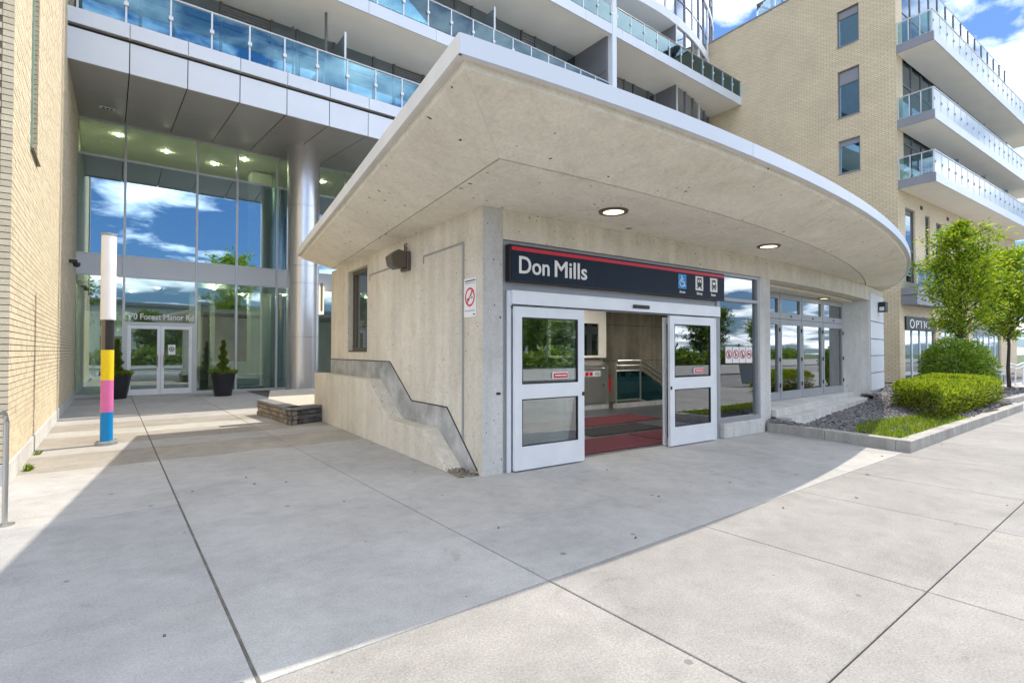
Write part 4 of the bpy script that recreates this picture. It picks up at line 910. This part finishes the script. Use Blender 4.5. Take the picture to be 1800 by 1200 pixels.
# street face: brick to the first slab, window walls above
WN = [(27.6, 28.9, 5.0, 8.75), (30.3, 31.0, 5.0, 8.75), (31.9, 32.8, 5.0, 8.6), (35.0, 35.8, 5., 8.6), (38.0, 38.8, 5., 8.6), (41., 41.8, 5., 8.6), (44.2, 45.2, 5., 8.6)]
m = MB(); x = BX+.4
for (a, b, z0, z1) in WN:
    m.box(x, a, BY, BY+.35, 3.3, 9.6); m.box(a, b, BY, BY+.35, 3.3, z0); m.box(a, b, BY, BY+.35, z1, 9.6); x = b
m.box(x, 48, BY, BY+.35, 3.3, 9.6); m.box(BX+.4, 27.35, BY, BY+.35, 0, 3.3); m.box(31.6, 32.5, BY, BY+.35, 0, 3.3); m.box(37.2, 38, BY, BY+.35, 0, 3.3); m.box(44, 48, BY, BY+.35, 0, 3.3)
m.box(BX+.4, 27.5, BY, BY+.35, 9.6, 21.8)
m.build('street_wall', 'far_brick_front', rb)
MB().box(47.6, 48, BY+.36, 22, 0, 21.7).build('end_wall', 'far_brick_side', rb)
for (a, b, z0, z1) in WN:
    m = MB()
    for (x0, x1, c, e) in ((a, a+.07, z0, z1), (b-.07, b, z0, z1), (a+.07, b-.07, z0, z0+.08), (a+.07, b-.07, z1-.08, z1), (a+.07, b-.07, 6.6, 6.68)): m.box(x0+.002, x1-.002, BY+.08, BY+.16, c+.002, e-.002)
    f = m.build('window', 'dark_mullion', rb); MB().box(a+.07, b-.07, BY+.11, BY+.12, z0+.08, z1-.08).build('pane', 'window_glass', f)
    MB().box(a, b, BY+.6, BY+.62, z0, z1).build('blind', 'curtain', f)
for x in (29.6, 33.6, 38.8): MB().box(x, x+.35, BY-.015, BY-.002, 8.95, 9.15).build('wall_vent', 'gasket', rb)
for x0, x1 in ((27.35, 31.6), (32.5, 37.2), (38., 44.)):
    n = 5 if x1-x0 > 4.3 else 4
    for k in range(n):
        a, b = x0+(x1-x0)*k/n, x0+(x1-x0)*(k+1)/n
        MB().box(a, a+.08, BY+.05, BY+.15, 0, 2.6).build('shop_mullion', 'pale_mullion', rb)
        MB().box(a+.08, b, BY+.09, BY+.10, .1, 2.6).build('shop_pane', 'window_glass', rb)
    MB().box(x0, x1, BY+.02, BY+.2, 2.6, 3.299).build('shop_fascia', 'dark_panel', rb)
    MB().box(x0, x1, BY+1.6, BY+1.62, 0, 2.6).build('shop_interior', 'curtain', rb)
sh = thing('shop_sign', 'black shop sign with thin white lettering at the brick building corner', 'sign', (29.4, BY, 2.6))
MB().box(27.32, 31.55, BY-.08, BY+.018, 2.63, 3.26).build('board', 'sign_black', sh)
text('O', 'lettering', 'sign_white', 27.75, BY-.085, 2.70, .66, sh, width=.62); text('PTIC', 'lettering', 'sign_white', 28.55, BY-.085, 2.72, .56, sh, width=1.9)
lb = MB().box(26.95, 31.2, 3.95, BY-.003, 3.82, 4.30).build('juliet_balcony', 'grey_paint', rb)
MB().box(26.9, 31.25, 3.9, BY-.003, 4.302, 4.66).build('balcony_edge', 'grey_paint', lb)
for k in range(5):
    x = 27.0+k*1.03; MB().box(x, x+.04, 3.95, 3.99, 4.66, 5.70).build('rail_post', 'mullion', lb)
    if k < 4: MB().box(x+.05, x+1.02, 3.965, 3.975, 4.72, 5.66).build('glass_panel', 'far_balcony_glass', lb)
MB().box(26.98, 31.2, 3.94, 4.0, 5.70, 5.75).build('top_rail', 'dark_mullion', lb)
YO = 3.1
PM2 = meshof(MB().box(-.02, .02, -.02, .02, 0, 1.05), 'rail_post', 'mullion'); KM2 = meshof(MB().box(-.03, .03, -.05, -.022, .45, .56), 'glass_clamp', 'grey_paint')
GP2 = meshof(MB().box(.03, .97, -.006, .006, .04, 1.02), 'glass_panel', 'sky_pale_glass')
for k, zb in enumerate((9.52, 12.5, 16.22)):
    MB().box(BX+.06, 47.9, YO+.02, BY+.3 if k == 9 else BY-.002, zb, zb+.40).build('balcony_slab', 'white_paint', rb)
    MB().box(BX+.02, BX+.058, YO, BY-.003, zb-.01, zb+.42).build('slab_end_panel', 'grey_paint', rb)
    MB().box(BX+.06, 47.9, YO-.02, YO+.018, zb-.01, zb+.42).build('slab_edge_panel', 'fascia_metal', rb)
    z = zb+.42
    for i in range(22):
        x = BX+.08+i*.97
        inst('rail_post', PM2, (x, YO+.05, z), rb); inst('glass_clamp', KM2, (x, YO+.05, z), rb); inst('glass_panel', GP2, (x, YO+.05, z), rb, 0, (.97, 1, 1))
    MB().box(BX+.04, 47.9, YO+.02, YO+.08, z+1.05, z+1.09).build('top_rail', 'mullion', rb)
    for i in range(4):
        y = YO+.06+i*.46; MB().box(BX+.04, BX+.07, y, y+.035, z, z+1.05).build('rail_post', 'mullion', rb)
        if i < 3: MB().box(BX+.05, BX+.06, y+.04, y+.455, z+.04, z+1.02).build('glass_panel', 'far_balcony_glass', rb)
    MB().box(BX+.03, BX+.08, YO+.06, BY-.005, z+1.051, z+1.09).build('top_rail', 'mullion', rb)
    for i in range(4):
        MB().box(31.5+i*4.6, 31.53+i*4.6, YO+.35, BY-.01, z+.05, z+1.75).build('balcony_divider', 'frosted_glass', rb)
    zt = (12.5, 16.22, 21.5)[k]
    x = 27.5
    for i in range(15):
        e = x+1.35
        MB().box(x, x+.07, BY+.06, BY+.16, zb+.4, zt).build('window_mullion', 'tower_mullion', rb)
        MB().box(x+.07, e, BY+.10, BY+.11, zb+.4, zb+2.5).build('window_pane', 'window_glass', rb)
        MB().box(x+.07, e, BY+.10, BY+.11, zb+2.58, zt).build('window_pane', 'window_glass', rb)
        MB().box(x+.07, e, BY+.07, BY+.15, zb+2.5, zb+2.58).build('window_transom', 'tower_mullion', rb)
        if i % 2: MB().box(x+.1, x+.9, BY+.3, BY+.32, zb+.4, zt-.3).build('curtain', 'curtain', rb)
        x = e
    if k < 2: MB().box(BX+.41, 47.5, BY+.36, BY+3.3, zt+.02, zt+.3).build('floor_slab', 'white_paint', rb)
# glass guard on the roof
for i in range(6):
    y = 5.2+i*1.15
    MB().box(BX+.6, BX+.612, y+.03, y+1.12, 21.9, 23.0).build('roof_glass', 'clear_glass', rb); MB().box(BX+.59, BX+.62, y, y+.03, 21.8, 23.0).build('roof_post', 'mullion', rb)
MB().box(BX+.58, BX+.63, 5.2, 12.1, 23.0, 23.05).build('roof_rail', 'grey_paint', rb)

# ------------------------------------------------------------------ street furniture
bl = thing('light_column', 'tall white light column on black, yellow, pink and blue striped post in the plaza', 'bollard', (-3.97, 5.47, 0))
bx_, by_ = -3.97, 5.47
MB().lathe((bx_, by_, 0), [(.155, .0), (.155, .05), (.12, .062)], 28).build('base_plate', 'galvanised', bl, smooth=True)
for a in range(4): MB().lathe((bx_+.13*math.cos(a*1.57+.4), by_+.13*math.sin(a*1.57+.4), .05), [(.012, 0), (.012, .03)], 6).build('anchor_bolt', 'galvanised', bl)
for z0, z1, mt in ((.062, .54, 'blue_paint'), (.54, 1.07, 'pink_paint'), (1.07, 1.57, 'yellow_paint')): MB().lathe((bx_, by_, 0), [(.088, z0), (.088, z1)], 28).build('post_band', mt, bl, smooth=True)
MB().lathe((bx_, by_, 0), [(.0885, 1.57), (.0885, 2.09)], 20, R_(95), R_(250)).build('post_band', 'taupe_paint', bl, smooth=True)
MB().lathe((bx_, by_, 0), [(.088, 1.571), (.088, 2.09)], 28).build('post_band', 'black_metal', bl, smooth=True)
MB().lathe((bx_, by_, 0), [(.105, 2.07), (.108, 2.09), (.104, 2.11), (.104, 3.46), (.10, 3.475)], 28).build('light_tube', 'acrylic_white', bl, smooth=True)
MB().lathe((bx_, by_, 0), [(.11, 3.475), (.11, 3.51), (.02, 3.53)], 28).build('cap', 'galvanised', bl, smooth=True)
hr = thing('handrail', 'stainless handrail post with bent top at the far left edge', 'railing', (-4.43, .9, 0))
MB().tube([(-4.43, .9, 0), (-4.43, .9, .92), (-4.435, .87, .985), (-4.44, .80, 1.015), (-4.47, .45, 1.02), (-4.5, -.6, 1.02)], .021, 10).build('tube', 'stainless', hr, smooth=True)
MB().lathe((-4.43, .9, 0), [(.07, 0), (.07, .012), (.05, .016)], 20).build('flange', 'stainless', hr)
MB().tube([(-4.5, -.6, 0), (-4.5, -.6, 1.02)], .021, 10).build('post', 'stainless', hr, smooth=True)

# leaves: every leaf a folded pair of triangles
def leaves(name, mat, P, D, size, parent=None, width=.45, fold=.25):
    n = len(P); D = D/np.maximum(np.linalg.norm(D, axis=1), 1e-6)[:, None]
    r = RNG.normal(size=(n, 3)); Sx = np.cross(D, r); Sx /= np.maximum(np.linalg.norm(Sx, axis=1), 1e-6)[:, None]
    U = np.cross(Sx, D); L = (size*(.65+.7*RNG.random(n)))[:, None]
    v = np.stack([P, P+D*L*.5+Sx*L*width*.5+U*L*fold*.3, P+D*L, P+D*L*.5-Sx*L*width*.5+U*L*fold*.3], 1).reshape(-1, 3)
    f = np.arange(n*4).reshape(n, 4)
    q = MB(); q.v = v.tolist(); q.f = [(a, b, c) for a, b, c, d in f]+[(a, c, d) for a, b, c, d in f]
    return q.build(name, mat, parent)
def tree(name, label, x, y, z, h, cb, rad, nleaf, size, mat, group=None, shape='pyramid', limbs=46, trunk=.07):
    t_ = thing(name, label, 'tree', (x, y, z), group)
    q = MB(); top = Vector((x+.03*h*random.uniform(-1, 1), y, z+h*.97))
    ax = [Vector((x, y, z)).lerp(top, k/6)+Vector((random.uniform(-.04, .04), random.uniform(-.04, .04), 0)) for k in range(7)]
    ax[0] = Vector((x, y, z-.02))
    q.tube(ax, [trunk*(1-.88*k/6) for k in range(7)], 8)
    P = []; D = []
    per = nleaf//limbs
    for i in range(limbs):
        u = i/limbs+random.uniform(0, .02); zz = cb+(h*.97-cb)*u; b0 = Vector((x, y, z)).lerp(top, zz/(h*.97))
        rr = rad*(math.sin(math.pi*min(1, .16+.84*u**.8))**.7+.04 if shape == 'pyramid' else math.sqrt(max(.03, 1-(2*u-1)**2)))*random.uniform(.55, 1.25)
        az = i*2.399+random.uniform(-.5, .5); dr = Vector((math.cos(az), math.sin(az), random.uniform(.45, .85))).normalized()
        e = b0+dr*max(rr, .15)
        mid = b0.lerp(e, .5)+Vector((0, 0, .06*rr))
        q.tube([b0, mid, e], [trunk*.38*(1-u*.6), trunk*.22, .006], 5)
        for k in range(per):
            s_ = random.random()**.55; c = b0.lerp(e, s_)+Vector((0, 0, .05*rr)); sp = .09+.17*rr*(.45+.55*s_)
            v = Vector((random.gauss(0, 1), random.gauss(0, 1), random.gauss(0, .75)))*sp*.62
            P.append(c+v); D.append(dr*.6+Vector((random.gauss(0, .6), random.gauss(0, .6), random.gauss(-.15, .5))))
    if shape == 'pyramid':                                   # side leaders break the outline
        for i in range(5):
            az = i*1.26+random.uniform(-.3, .3); r0 = rad*random.uniform(.35, .6); zt = h*random.uniform(.72, .93)
            p0 = Vector((x, y, z+cb+.25)); p1 = Vector((x+r0*math.cos(az), y+r0*math.sin(az), z+zt))
            q.tube([p0, p0.lerp(p1, .5)+Vector((math.cos(az), math.sin(az), 0))*.12, p1], [trunk*.4, trunk*.25, .006], 5)
            for k in range(nleaf//26):
                s_ = .45+.55*random.random()**.8; c = p0.lerp(p1, s_); w_ = .26*(1.15-s_)+.06
                P.append(c+Vector((random.gauss(0, w_), random.gauss(0, w_), random.gauss(0, .12)))); D.append(Vector((random.gauss(0, .7), random.gauss(0, .7), random.gauss(.2, .5))))
    q.build('trunk', 'trunk', t_)
    leaves('crown', mat, np.array([tuple(p) for p in P]), np.array([tuple(p) for p in D]), np.full(len(P), size), t_)
    return t_
def mask(p, poly):
    c = False; n = len(poly)
    for i in range(n):
        (x0, y0), (x1, y1) = poly[i], poly[i-1]
        if (y0 > p[1]) != (y1 > p[1]) and p[0] < (x1-x0)*(p[1]-y0)/(y1-y0)+x0: c = not c
    return c
# ------------------------------------------------------------------ planting bed
kb = thing('garden_kerb', 'low concrete kerb around the planting bed in front of the folding doors', 'kerb', (8, -2, 0))
def kerb(par, p, q, n, w_=.20, h_=.175, mat='kerb_concrete'):
    p, q = Vector(p), Vector(q); d = (q-p); L = d.length; d.normalize(); rz = math.atan2(d.y, d.x); nn = Vector((-d.y, d.x))
    for k in range(n):
        c = p+d*(L*(k+.5)/n)+nn*w_/2
        MB().obox((c.x, c.y, (h_-.02)/2), (L/n-.008, w_, h_+.02), rz).build('kerb_stone', mat, par, bevel=.012)
kerb(kb, (6.42, -.02), (6.19, -2.22), 2)
kerb(kb, (6.19, -2.42), (15.3, -1.92), 9)
kerb(kb, (15.52, -1.9), (16.3, -.2), 2)
kerb(kb, (16.3, -.2), (17.2, 1.6), 2)
BED = [(6.42, -.02), (6.42, -2.25), (15.25, -1.75), (16.1, -.2), (17., 1.6), (13.3, 1.6), (12.8, .42), (6.73, -.62), (6.73, -.02)]
def bz(x, y): return .10+.045*(y+2.3)+.012*max(0, x-7)+.02*math.sin(x*2.1)*math.sin(y*1.7)
g_ = MB(); gx = np.linspace(6.3, 17.2, 50); gy = np.linspace(-2.35, 2.0, 24)
for i in range(49):
    for j in range(23):
        c = ((gx[i]+gx[i+1])/2, (gy[j]+gy[j+1])/2)
        if mask(c, BED): g_.add([(gx[a], gy[b], bz(gx[a], gy[b])) for a, b in ((i, j), (i+1, j), (i+1, j+1), (i, j+1))], [(0, 1, 2, 3)])
tag(g_.build('planting_soil', 'soil'), kind='structure')
def grassy(x, y): return x < 10.6 and y < -1.15-.06*(x-7)-.5*max(0, 7.4-x) and y > -2.3+.05*(x-6.2)
mu = MB(); cnt = 0
while cnt < 9000:
    x, y = random.uniform(6.4, 17), random.uniform(-2.3, 1.6)
    if not mask((x, y), BED) or (grassy(x, y) and random.random() < .93): continue
    if x > 11.5 and y < -.4 and random.random() < .8: continue
    s_ = random.uniform(.03, .11)
    mu.obox((x, y, bz(x, y)+.012+random.random()*.015), (s_, s_*random.uniform(.25, .5), .008+.012*random.random()), random.random()*6.28, random.gauss(0, .35), random.gauss(0, .3)); cnt += 1
tag(mu.build('bark_mulch', 'mulch'), 'dark grey bark mulch covering the planting bed', 'mulch', kind='stuff')
P = []; D = []
for k in range(8000):
    x, y = random.uniform(6.3, 10.8), random.uniform(-2.35, -1.0)
    if mask((x, y), BED) and grassy(x, y): P.append((x, y, bz(x, y)-.005)); D.append((random.gauss(0, .4), random.gauss(0, .4), 1))
o = leaves('grass_patch', 'grass_blade', np.array(P), np.array(D, float), RNG.uniform(.045, .105, len(P)), None, .16, .1); tag(o, 'bright green grass in the corner of the kerbed bed', 'grass', kind='stuff')
HP = [(9.35, -1.93), (14.5, -1.72), (15.3, -.15), (11.1, -.45)]
hg = thing('clipped_hedge', 'low clipped yew hedge with bright green top along the kerb', 'hedge', (12, -1, .1))
def hedge_pts(n, inner=False):
    P, D = [], []
    while len(P) < n:
        x, y = random.uniform(9.1, 15.5), random.uniform(-2.1, 0.)
        if not mask((x, y), HP): continue
        # distance to the outline drives the rounded shoulder
        dm = min(abs((q1[0]-q0[0])*(q0[1]-y)-(q0[0]-x)*(q1[1]-q0[1]))/math.hypot(q1[0]-q0[0], q1[1]-q0[1]) for q0, q1 in zip(HP, HP[1:]+HP[:1]))
        top = .84+.03*math.sin(x*2.3+1)*math.cos(y*2.)+.05*(1 if x > 12.4 else 0)-.17*max(0, 1-dm/.20)**2
        z = random.uniform(.10, top) if random.random() < .5 else top-abs(random.gauss(0, .035))
        under = .16*(1-min(1, (z-.1)/.35))**1.5                       # tucked in at the foot
        if z < top-.09 and dm > .24+under: continue
        if dm < under: continue
        cx0, cy0 = 12.4, -1.05
        out_ = Vector((x-cx0, (y-cy0)*3., 0)).normalized()
        if inner and z > .5: continue
        P.append((x, y, z)); D.append(tuple((Vector((0, 0, 1)) if z > top-.09 else out_*.9+Vector((0, 0, .35)))+Vector((random.gauss(0, .55), random.gauss(0, .55), random.gauss(0, .4)))))
    return np.array(P), np.array(D)
P, D = hedge_pts(38000); leaves('foliage', 'yew_leaf', P, D, np.full(len(P), .066), hg, .34)
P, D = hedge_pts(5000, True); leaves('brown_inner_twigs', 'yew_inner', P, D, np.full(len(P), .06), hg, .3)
q = MB()
for k in range(26):
    x, y = random.uniform(11.2, 14.3), random.uniform(-1.4, -.75)
    q.tube([(x, y, .05), (x+random.uniform(-.1, .1), y+random.uniform(-.1, .1), .4), (x+random.uniform(-.25, .25), y+random.uniform(-.25, .25), .7)], [.03, .018, .008], 5)
q.build('stems', 'trunk', hg)
sb = thing('round_shrub', 'rounded leafy green shrub behind the clipped hedge', 'shrub', (18.2, .2, .0))
P, D = [], []
for k in range(13000):
    v = Vector((random.gauss(0, 1), random.gauss(0, 1), random.gauss(0, 1))).normalized()
    n_ = 1+.10*math.sin(v.x*7+v.z*5)*math.cos(v.y*6)
    r_ = random.random()**.28*n_
    p = Vector((18.2+v.x*.95*r_, .2+v.y*.95*r_, .97+v.z*.98*r_))
    if p.z < .06: continue
    P.append(tuple(p)); D.append(tuple(v*.8+Vector((random.gauss(0, .5), random.gauss(0, .5), random.gauss(-.2, .4)))))
leaves('foliage', 'shrub_leaf', np.array(P), np.array(D), np.full(len(P), .10), sb, .42)
q = MB()
for k in range(9):
    a = k*.7; q.tube([(18.2+.08*math.cos(a), .2+.08*math.sin(a), -.02), (18.2+.5*math.cos(a), .2+.5*math.sin(a), .9), (18.2+.7*math.cos(a), .2+.7*math.sin(a), 1.4)], [.025, .015, .005], 5)
q.build('stems', 'trunk', sb)
tree('young_tree', 'taller young broadleaf tree with pointed crown behind the round shrub', 20.9, .75, 0, 6.3, 1.8, 1.5, 10500, .125, 'tree_leaf', 'young trees beside the brick building', limbs=60)
tree('young_tree', 'shorter young tree with bare dark trunk at the right edge', 24.4, .2, 0, 5.5, 1.9, 1.8, 12500, .125, 'tree_leaf', 'young trees beside the brick building', limbs=56)
# second bed at the far right with pale outdoor chairs
kb2 = thing('far_kerb', 'short concrete kerb of a second bed beyond the hedge', 'kerb', (18, -1, 0))
kerb(kb2, (17.1, -1.35), (24.5, -.95), 4)
tag(MB().prism([(17.1, -1.15), (24.4, -.76), (27, 3.4), (20.5, 2.6), (18, .9)], -.02, .11).build('planting_soil', 'soil'), kind='structure')
mu = MB()
for k in range(1800):
    x, y = random.uniform(17.3, 25.5), random.uniform(-1.1, 2.6)
    if mask((x, y), [(17.2, -1.1), (24.4, -.7), (26.8, 3.2), (20.5, 2.4), (18, .9)]):
        s_ = random.uniform(.05, .14); mu.obox((x, y, .125), (s_, s_*.4, .015), random.random()*6.28, random.gauss(0, .3), random.gauss(0, .3))
tag(mu.build('bark_mulch', 'mulch'), 'bark mulch around the young trees at the far right', 'mulch', kind='stuff')
for k, (x, y, lab) in enumerate(((30.0, 1.6, 'pale metal patio chair nearest the young tree trunk'), (31.4, 2.1, 'pale metal patio chair farther along the shop front'))):
    c = thing('patio_chair', lab, 'chair', (x, y, 0), 'patio chairs outside the shop')
    for dx_ in (-.25, .25):
        MB().tube([(x+dx_, y-.25, 0), (x+dx_, y-.25, .62), (x+dx_, y+.2, .66), (x+dx_, y+.28, 0)], .02, 6).build('side_frame', 'pale_mullion', c)
    MB().box(x-.24, x+.24, y-.24, y+.22, .42, .45).build('seat', 'pale_mullion', c); MB().obox((x, y+.26, .72), (.5, .03, .42), 0, R_(-12)).build('backrest', 'pale_mullion', c)
pw = thing('patio_fence', 'white wavy metal patio railing at the right edge of the picture', 'railing', (30, .9, 0))
for h_ in (.95, .80): MB().tube([(27.6+.3*i, .95, h_+.05*math.sin(i*.8)) for i in range(24)], .028, 6).build('wavy_rail', 'pale_mullion', pw)
for i in range(6): MB().tube([(27.7+1.35*i, .95, 0), (27.7+1.35*i, .95, .95)], .03, 6).build('post', 'pale_mullion', pw)

# ------------------------------------------------------------------ planters by the lobby
def pot(x, y, label):
    t_ = thing('potted_plant', label, 'plant', (*M2W(x, y), 0), 'potted conifers beside the lobby doors')
    MB(True).lathe((x, y, 0), [(.25, 0), (.27, .02), (.30, .22), (.305, .23), (.31, .24), (.38, .74), (.41, .75), (.41, .82), (.37, .82), (.35, .74)], 26).build('pot', 'pot_black', t_, smooth=True)
    MB(True).lathe((x, y, .72), [(.345, 0), (.345, .02)], 20).build('compost', 'soil', t_)
    P, D = [], []
    wx, wy = M2W(x, y)
    for k in range(2600):
        u = random.random(); a = random.random()*6.28; r_ = (.20*(1-u)+.03)*(.6+.4*math.sin(u*24+a))*random.random()**.4
        P.append((wx+r_*math.cos(a), wy+r_*math.sin(a), .8+u*1.08)); D.append((math.cos(a)*.6, math.sin(a)*.6, .9))
    leaves('conifer', 'pot_leaf', np.array(P), np.array(D), np.full(len(P), .075), t_, .4)
    P, D = [], []
    for k in range(1100):
        a = random.random()*6.28; r_ = .40*math.sqrt(random.random()); P.append((wx+r_*math.cos(a), wy+r_*math.sin(a), .76+.1*random.random())); D.append((math.cos(a)*.7+random.gauss(0, .3), math.sin(a)*.7+random.gauss(0, .3), random.gauss(.5, .4)))
    leaves('trailing_flowers', 'grass_blade', np.array(P), np.array(D), np.full(len(P), .09), t_, .5)
    MB(True).tube([(x, y, .7), (x, y, 1.7)], .018, 6).build('stem', 'trunk', t_)
pot(-.55, 15.1, 'black pot with spiral conifer right of the lobby doors'); pot(-3.48, 15.95, 'black pot with spiral conifer behind the striped light column')
sp = thing('stone_planter', 'low split-stone planter box with pale cap beside the round column', 'planter', (-.6, 7.4, 0))
cor = [(-1.22, 8.55), (-.97, 6.08), (-.262, 6.38)]
for s_i, (p, q) in enumerate(zip(cor[:-1], cor[1:])):
    p, q = Vector(p), Vector(q); d = q-p; L = d.length; d.normalize(); rz = math.atan2(d.y, d.x); nn = Vector((-d.y, d.x))
    for c in range(3):
        x = 0.
        while x < L-.02:
            w_ = min(random.choice((.13, .18, .24, .3)), L-x)
            if L-x-w_ < .06: w_ = L-x
            ce = p+d*(x+w_/2)+nn*(.08-random.uniform(0, .018)); z = .0+c*.098
            MB().obox((ce.x, ce.y, z+.048), (w_-.012, .16, .088), rz+random.uniform(-.02, .02), random.uniform(-.03, .03)).build('stone', 'stone_brown' if s_i == 0 else 'stone_dark', sp, bevel=.012)
            x += w_
    n = max(1, round(L/.62))
    for k in range(n):
        ce = p+d*(L*(k+.5)/n)+nn*.13; MB().obox((ce.x, ce.y, .335), (L/n-.006-(.0 if s_i == 0 else .0), .30, .065), rz).build('cap_stone', 'stone_cap', sp, bevel=.012)
MB().prism([(-1.0, 8.5), (-.8, 6.35), (-.27, 6.55), (-.27, 7.06), (.9, 7.1), (1.2, 13.0), (-.2, 12.8)], .0, .285).build('gravel_fill', 'gravel', sp)
for lab, x, y, n in (('larger green weed growing at the foot of the brick wall', -4.50, 3.92, 90), ('smaller green weed farther back at the foot of the brick wall', -4.52, 5.2, 30)):
    wx, wy = M2W(x, y); wd_ = thing('weed', lab, 'weed', (wx, wy, 0), 'weeds at the foot of the brick wall')
    P = np.array([(wx+random.gauss(0, .015), wy+random.gauss(0, .03), .0) for _ in range(n)]); D = np.array([(abs(random.gauss(0, .6)), random.gauss(0, .7), random.uniform(.2, 1.2)) for _ in range(n)])
    leaves('leaves', 'grass_blade', P, D, np.full(n, .075), wd_, .3)

# ------------------------------------------------------------------ across the street (seen mirrored in the glass)
far = tree('street_tree', 'broad green tree across the street, mirrored in the glass', -6, -36, -.15, 9.5, 2.2, 3.6, 5200, .42, 'far_leaf', 'trees across the street', 'round', 40, .2)
ft = [(72, -37, 1.05), (80, -42, 1.2), (88, -38, 1.), (97, -43, 1.15), (106, -40, 1.05), (116, -46, 1.2), (128, -44, 1.1), (5.5, -44, 1.0), (12.5, -46, 1.15), (20, -45, 1.), (27, -47, 1.1), (34, -44, 1.), (42, -48, 1.1), (51, -46, 1.), (60, -48, 1.2), (2, -36, 1.1), (9, -33, .95), (16, -37, 1.2), (23, -34, 1.), (30, -38, 1.15), (38, -35, 1.05), (46, -39, 1.25), (55, -36, 1.1), (64, -40, 1.3), (-14, -36, 1.2), (-23, -33, 1.)]
for k, (x, y, s_) in enumerate(ft): copy_tree(far, (x, y, -.15), 'broad green tree across the street, mirrored in the glass', random.random()*6, (s_*.62, s_*.62, s_*.60))
tree('street_tree', 'loose street tree near the road, mirrored in the lobby glass', 5.2, -10.5, -.1, 9.5, 3.2, 2.6, 6000, .26, 'tree_leaf', None, 'round', 40, .14)
car = thing('parked_car', 'silver parked car across the street, mirrored in the left sliding door', 'car', (26, -24, -.15))
prof = [(-2.2, .35), (-2.25, .75), (-1.5, .9), (-.9, 1.42), (.7, 1.45), (1.4, .98), (2.1, .85), (2.25, .6), (2.2, .35)]
MB().prismy([(26+a, b-.15) for a, b in prof], -24.85, -23.15).build('body', 'car_paint', car, bevel=.08)
MB().prismy([(26+a, b-.15) for a, b in ((-1.35, .95), (-.85, 1.36), (.62, 1.38), (1.2, 1.0))], -24.87, -23.13).build('window', 'station_glass', car)
for dx_ in (-1.4, 1.4):
    for y in (-24.9, -23.3):
        q = MB().lathe((0, 0, 0), [(.2, 0), (.32, .02), (.32, .2), (.2, .22)], 18); q.v = [(26+dx_+a, y+c, .17+b) for a, b, c in q.v]; w_ = q.build('wheel', 'rubber', car)
bn = thing('waste_bin', 'grey wheeled waste bin with yellow lid, mirrored in the window pane', 'bin', (18.3, -7.2, 0))
_d = (18.3-11.6, -7.2+3.5)
def sh_(m):
    m.v = [(a+_d[0], b+_d[1], c) for a, b, c in m.v]; return m
sh_(MB().add([(11.35, -3.75, .12), (11.85, -3.75, .12), (11.85, -3.25, .12), (11.35, -3.25, .12), (11.27, -3.85, 1.0), (11.93, -3.85, 1.0), (11.93, -3.17, 1.0), (11.27, -3.17, 1.0)], [(0,3,2,1),(4,5,6,7),(0,1,5,4),(1,2,6,5),(2,3,7,6),(3,0,4,7)])).build('body', 'bin_grey', bn, bevel=.03)
sh_(MB().prismx([(-3.9, 1.01), (-3.12, 1.01), (-3.2, 1.16), (-3.7, 1.2)], 11.24, 11.96)).build('lid', 'bin_yellow', bn, bevel=.02)
for x in (11.4, 11.8): sh_(MB().tube([(x-.04, -3.25, .1), (x+.04, -3.25, .1)], .1, 14)).build('wheel', 'rubber', bn)
fb = thing('low_building', 'pale low building beyond the trees across the street', 'building', (20, -60, 0))
MB().box(-30, 70, -75, -58, -.16, 8.6).build('wall', 'far_render', fb); MB().box(-30.5, 70.5, -75.5, -57.5, 8.6, 9.1).build('roof', 'grey_paint', fb)
for k in range(16): MB().box(-26+6*k, -23+6*k, -57.99, -57.9, 1.5, 3.6).build('window', 'window_glass', fb); MB().box(-26+6*k, -23+6*k, -57.99, -57.9, 5., 7.2).build('window', 'window_glass', fb)
P, D = [], []
for k in range(16000):
    x = random.uniform(-40, 140); u = random.random(); P.append((x, -31.5-.05*max(0, x)+random.gauss(0, .8), -.1+u*(1.5+.4*math.sin(x*.7)+.3*math.sin(x*1.9)))); D.append((random.gauss(0, 1), random.gauss(.6, .6), random.gauss(.3, .6)))
tag(leaves('far_hedgerow', 'far_leaf', np.array(P), np.array(D), np.full(len(P), .7)), 'long mixed green hedgerow across the street, mirrored in the glass', 'hedgerow', kind='stuff')
fk = MB()
for k in range(45):
    x, y = random.uniform(-4.3, 8.), random.uniform(-5.2, 3.)
    if x > -.2 and y > -.3: continue
    fk.obox((x, y, .004), (random.uniform(.012, .05), random.uniform(.008, .016), .006), random.random()*6.28)
tag(fk.build('paving_litter', 'joint'), 'tiny dark scraps and dry leaf bits scattered on the paving', 'litter', kind='stuff')
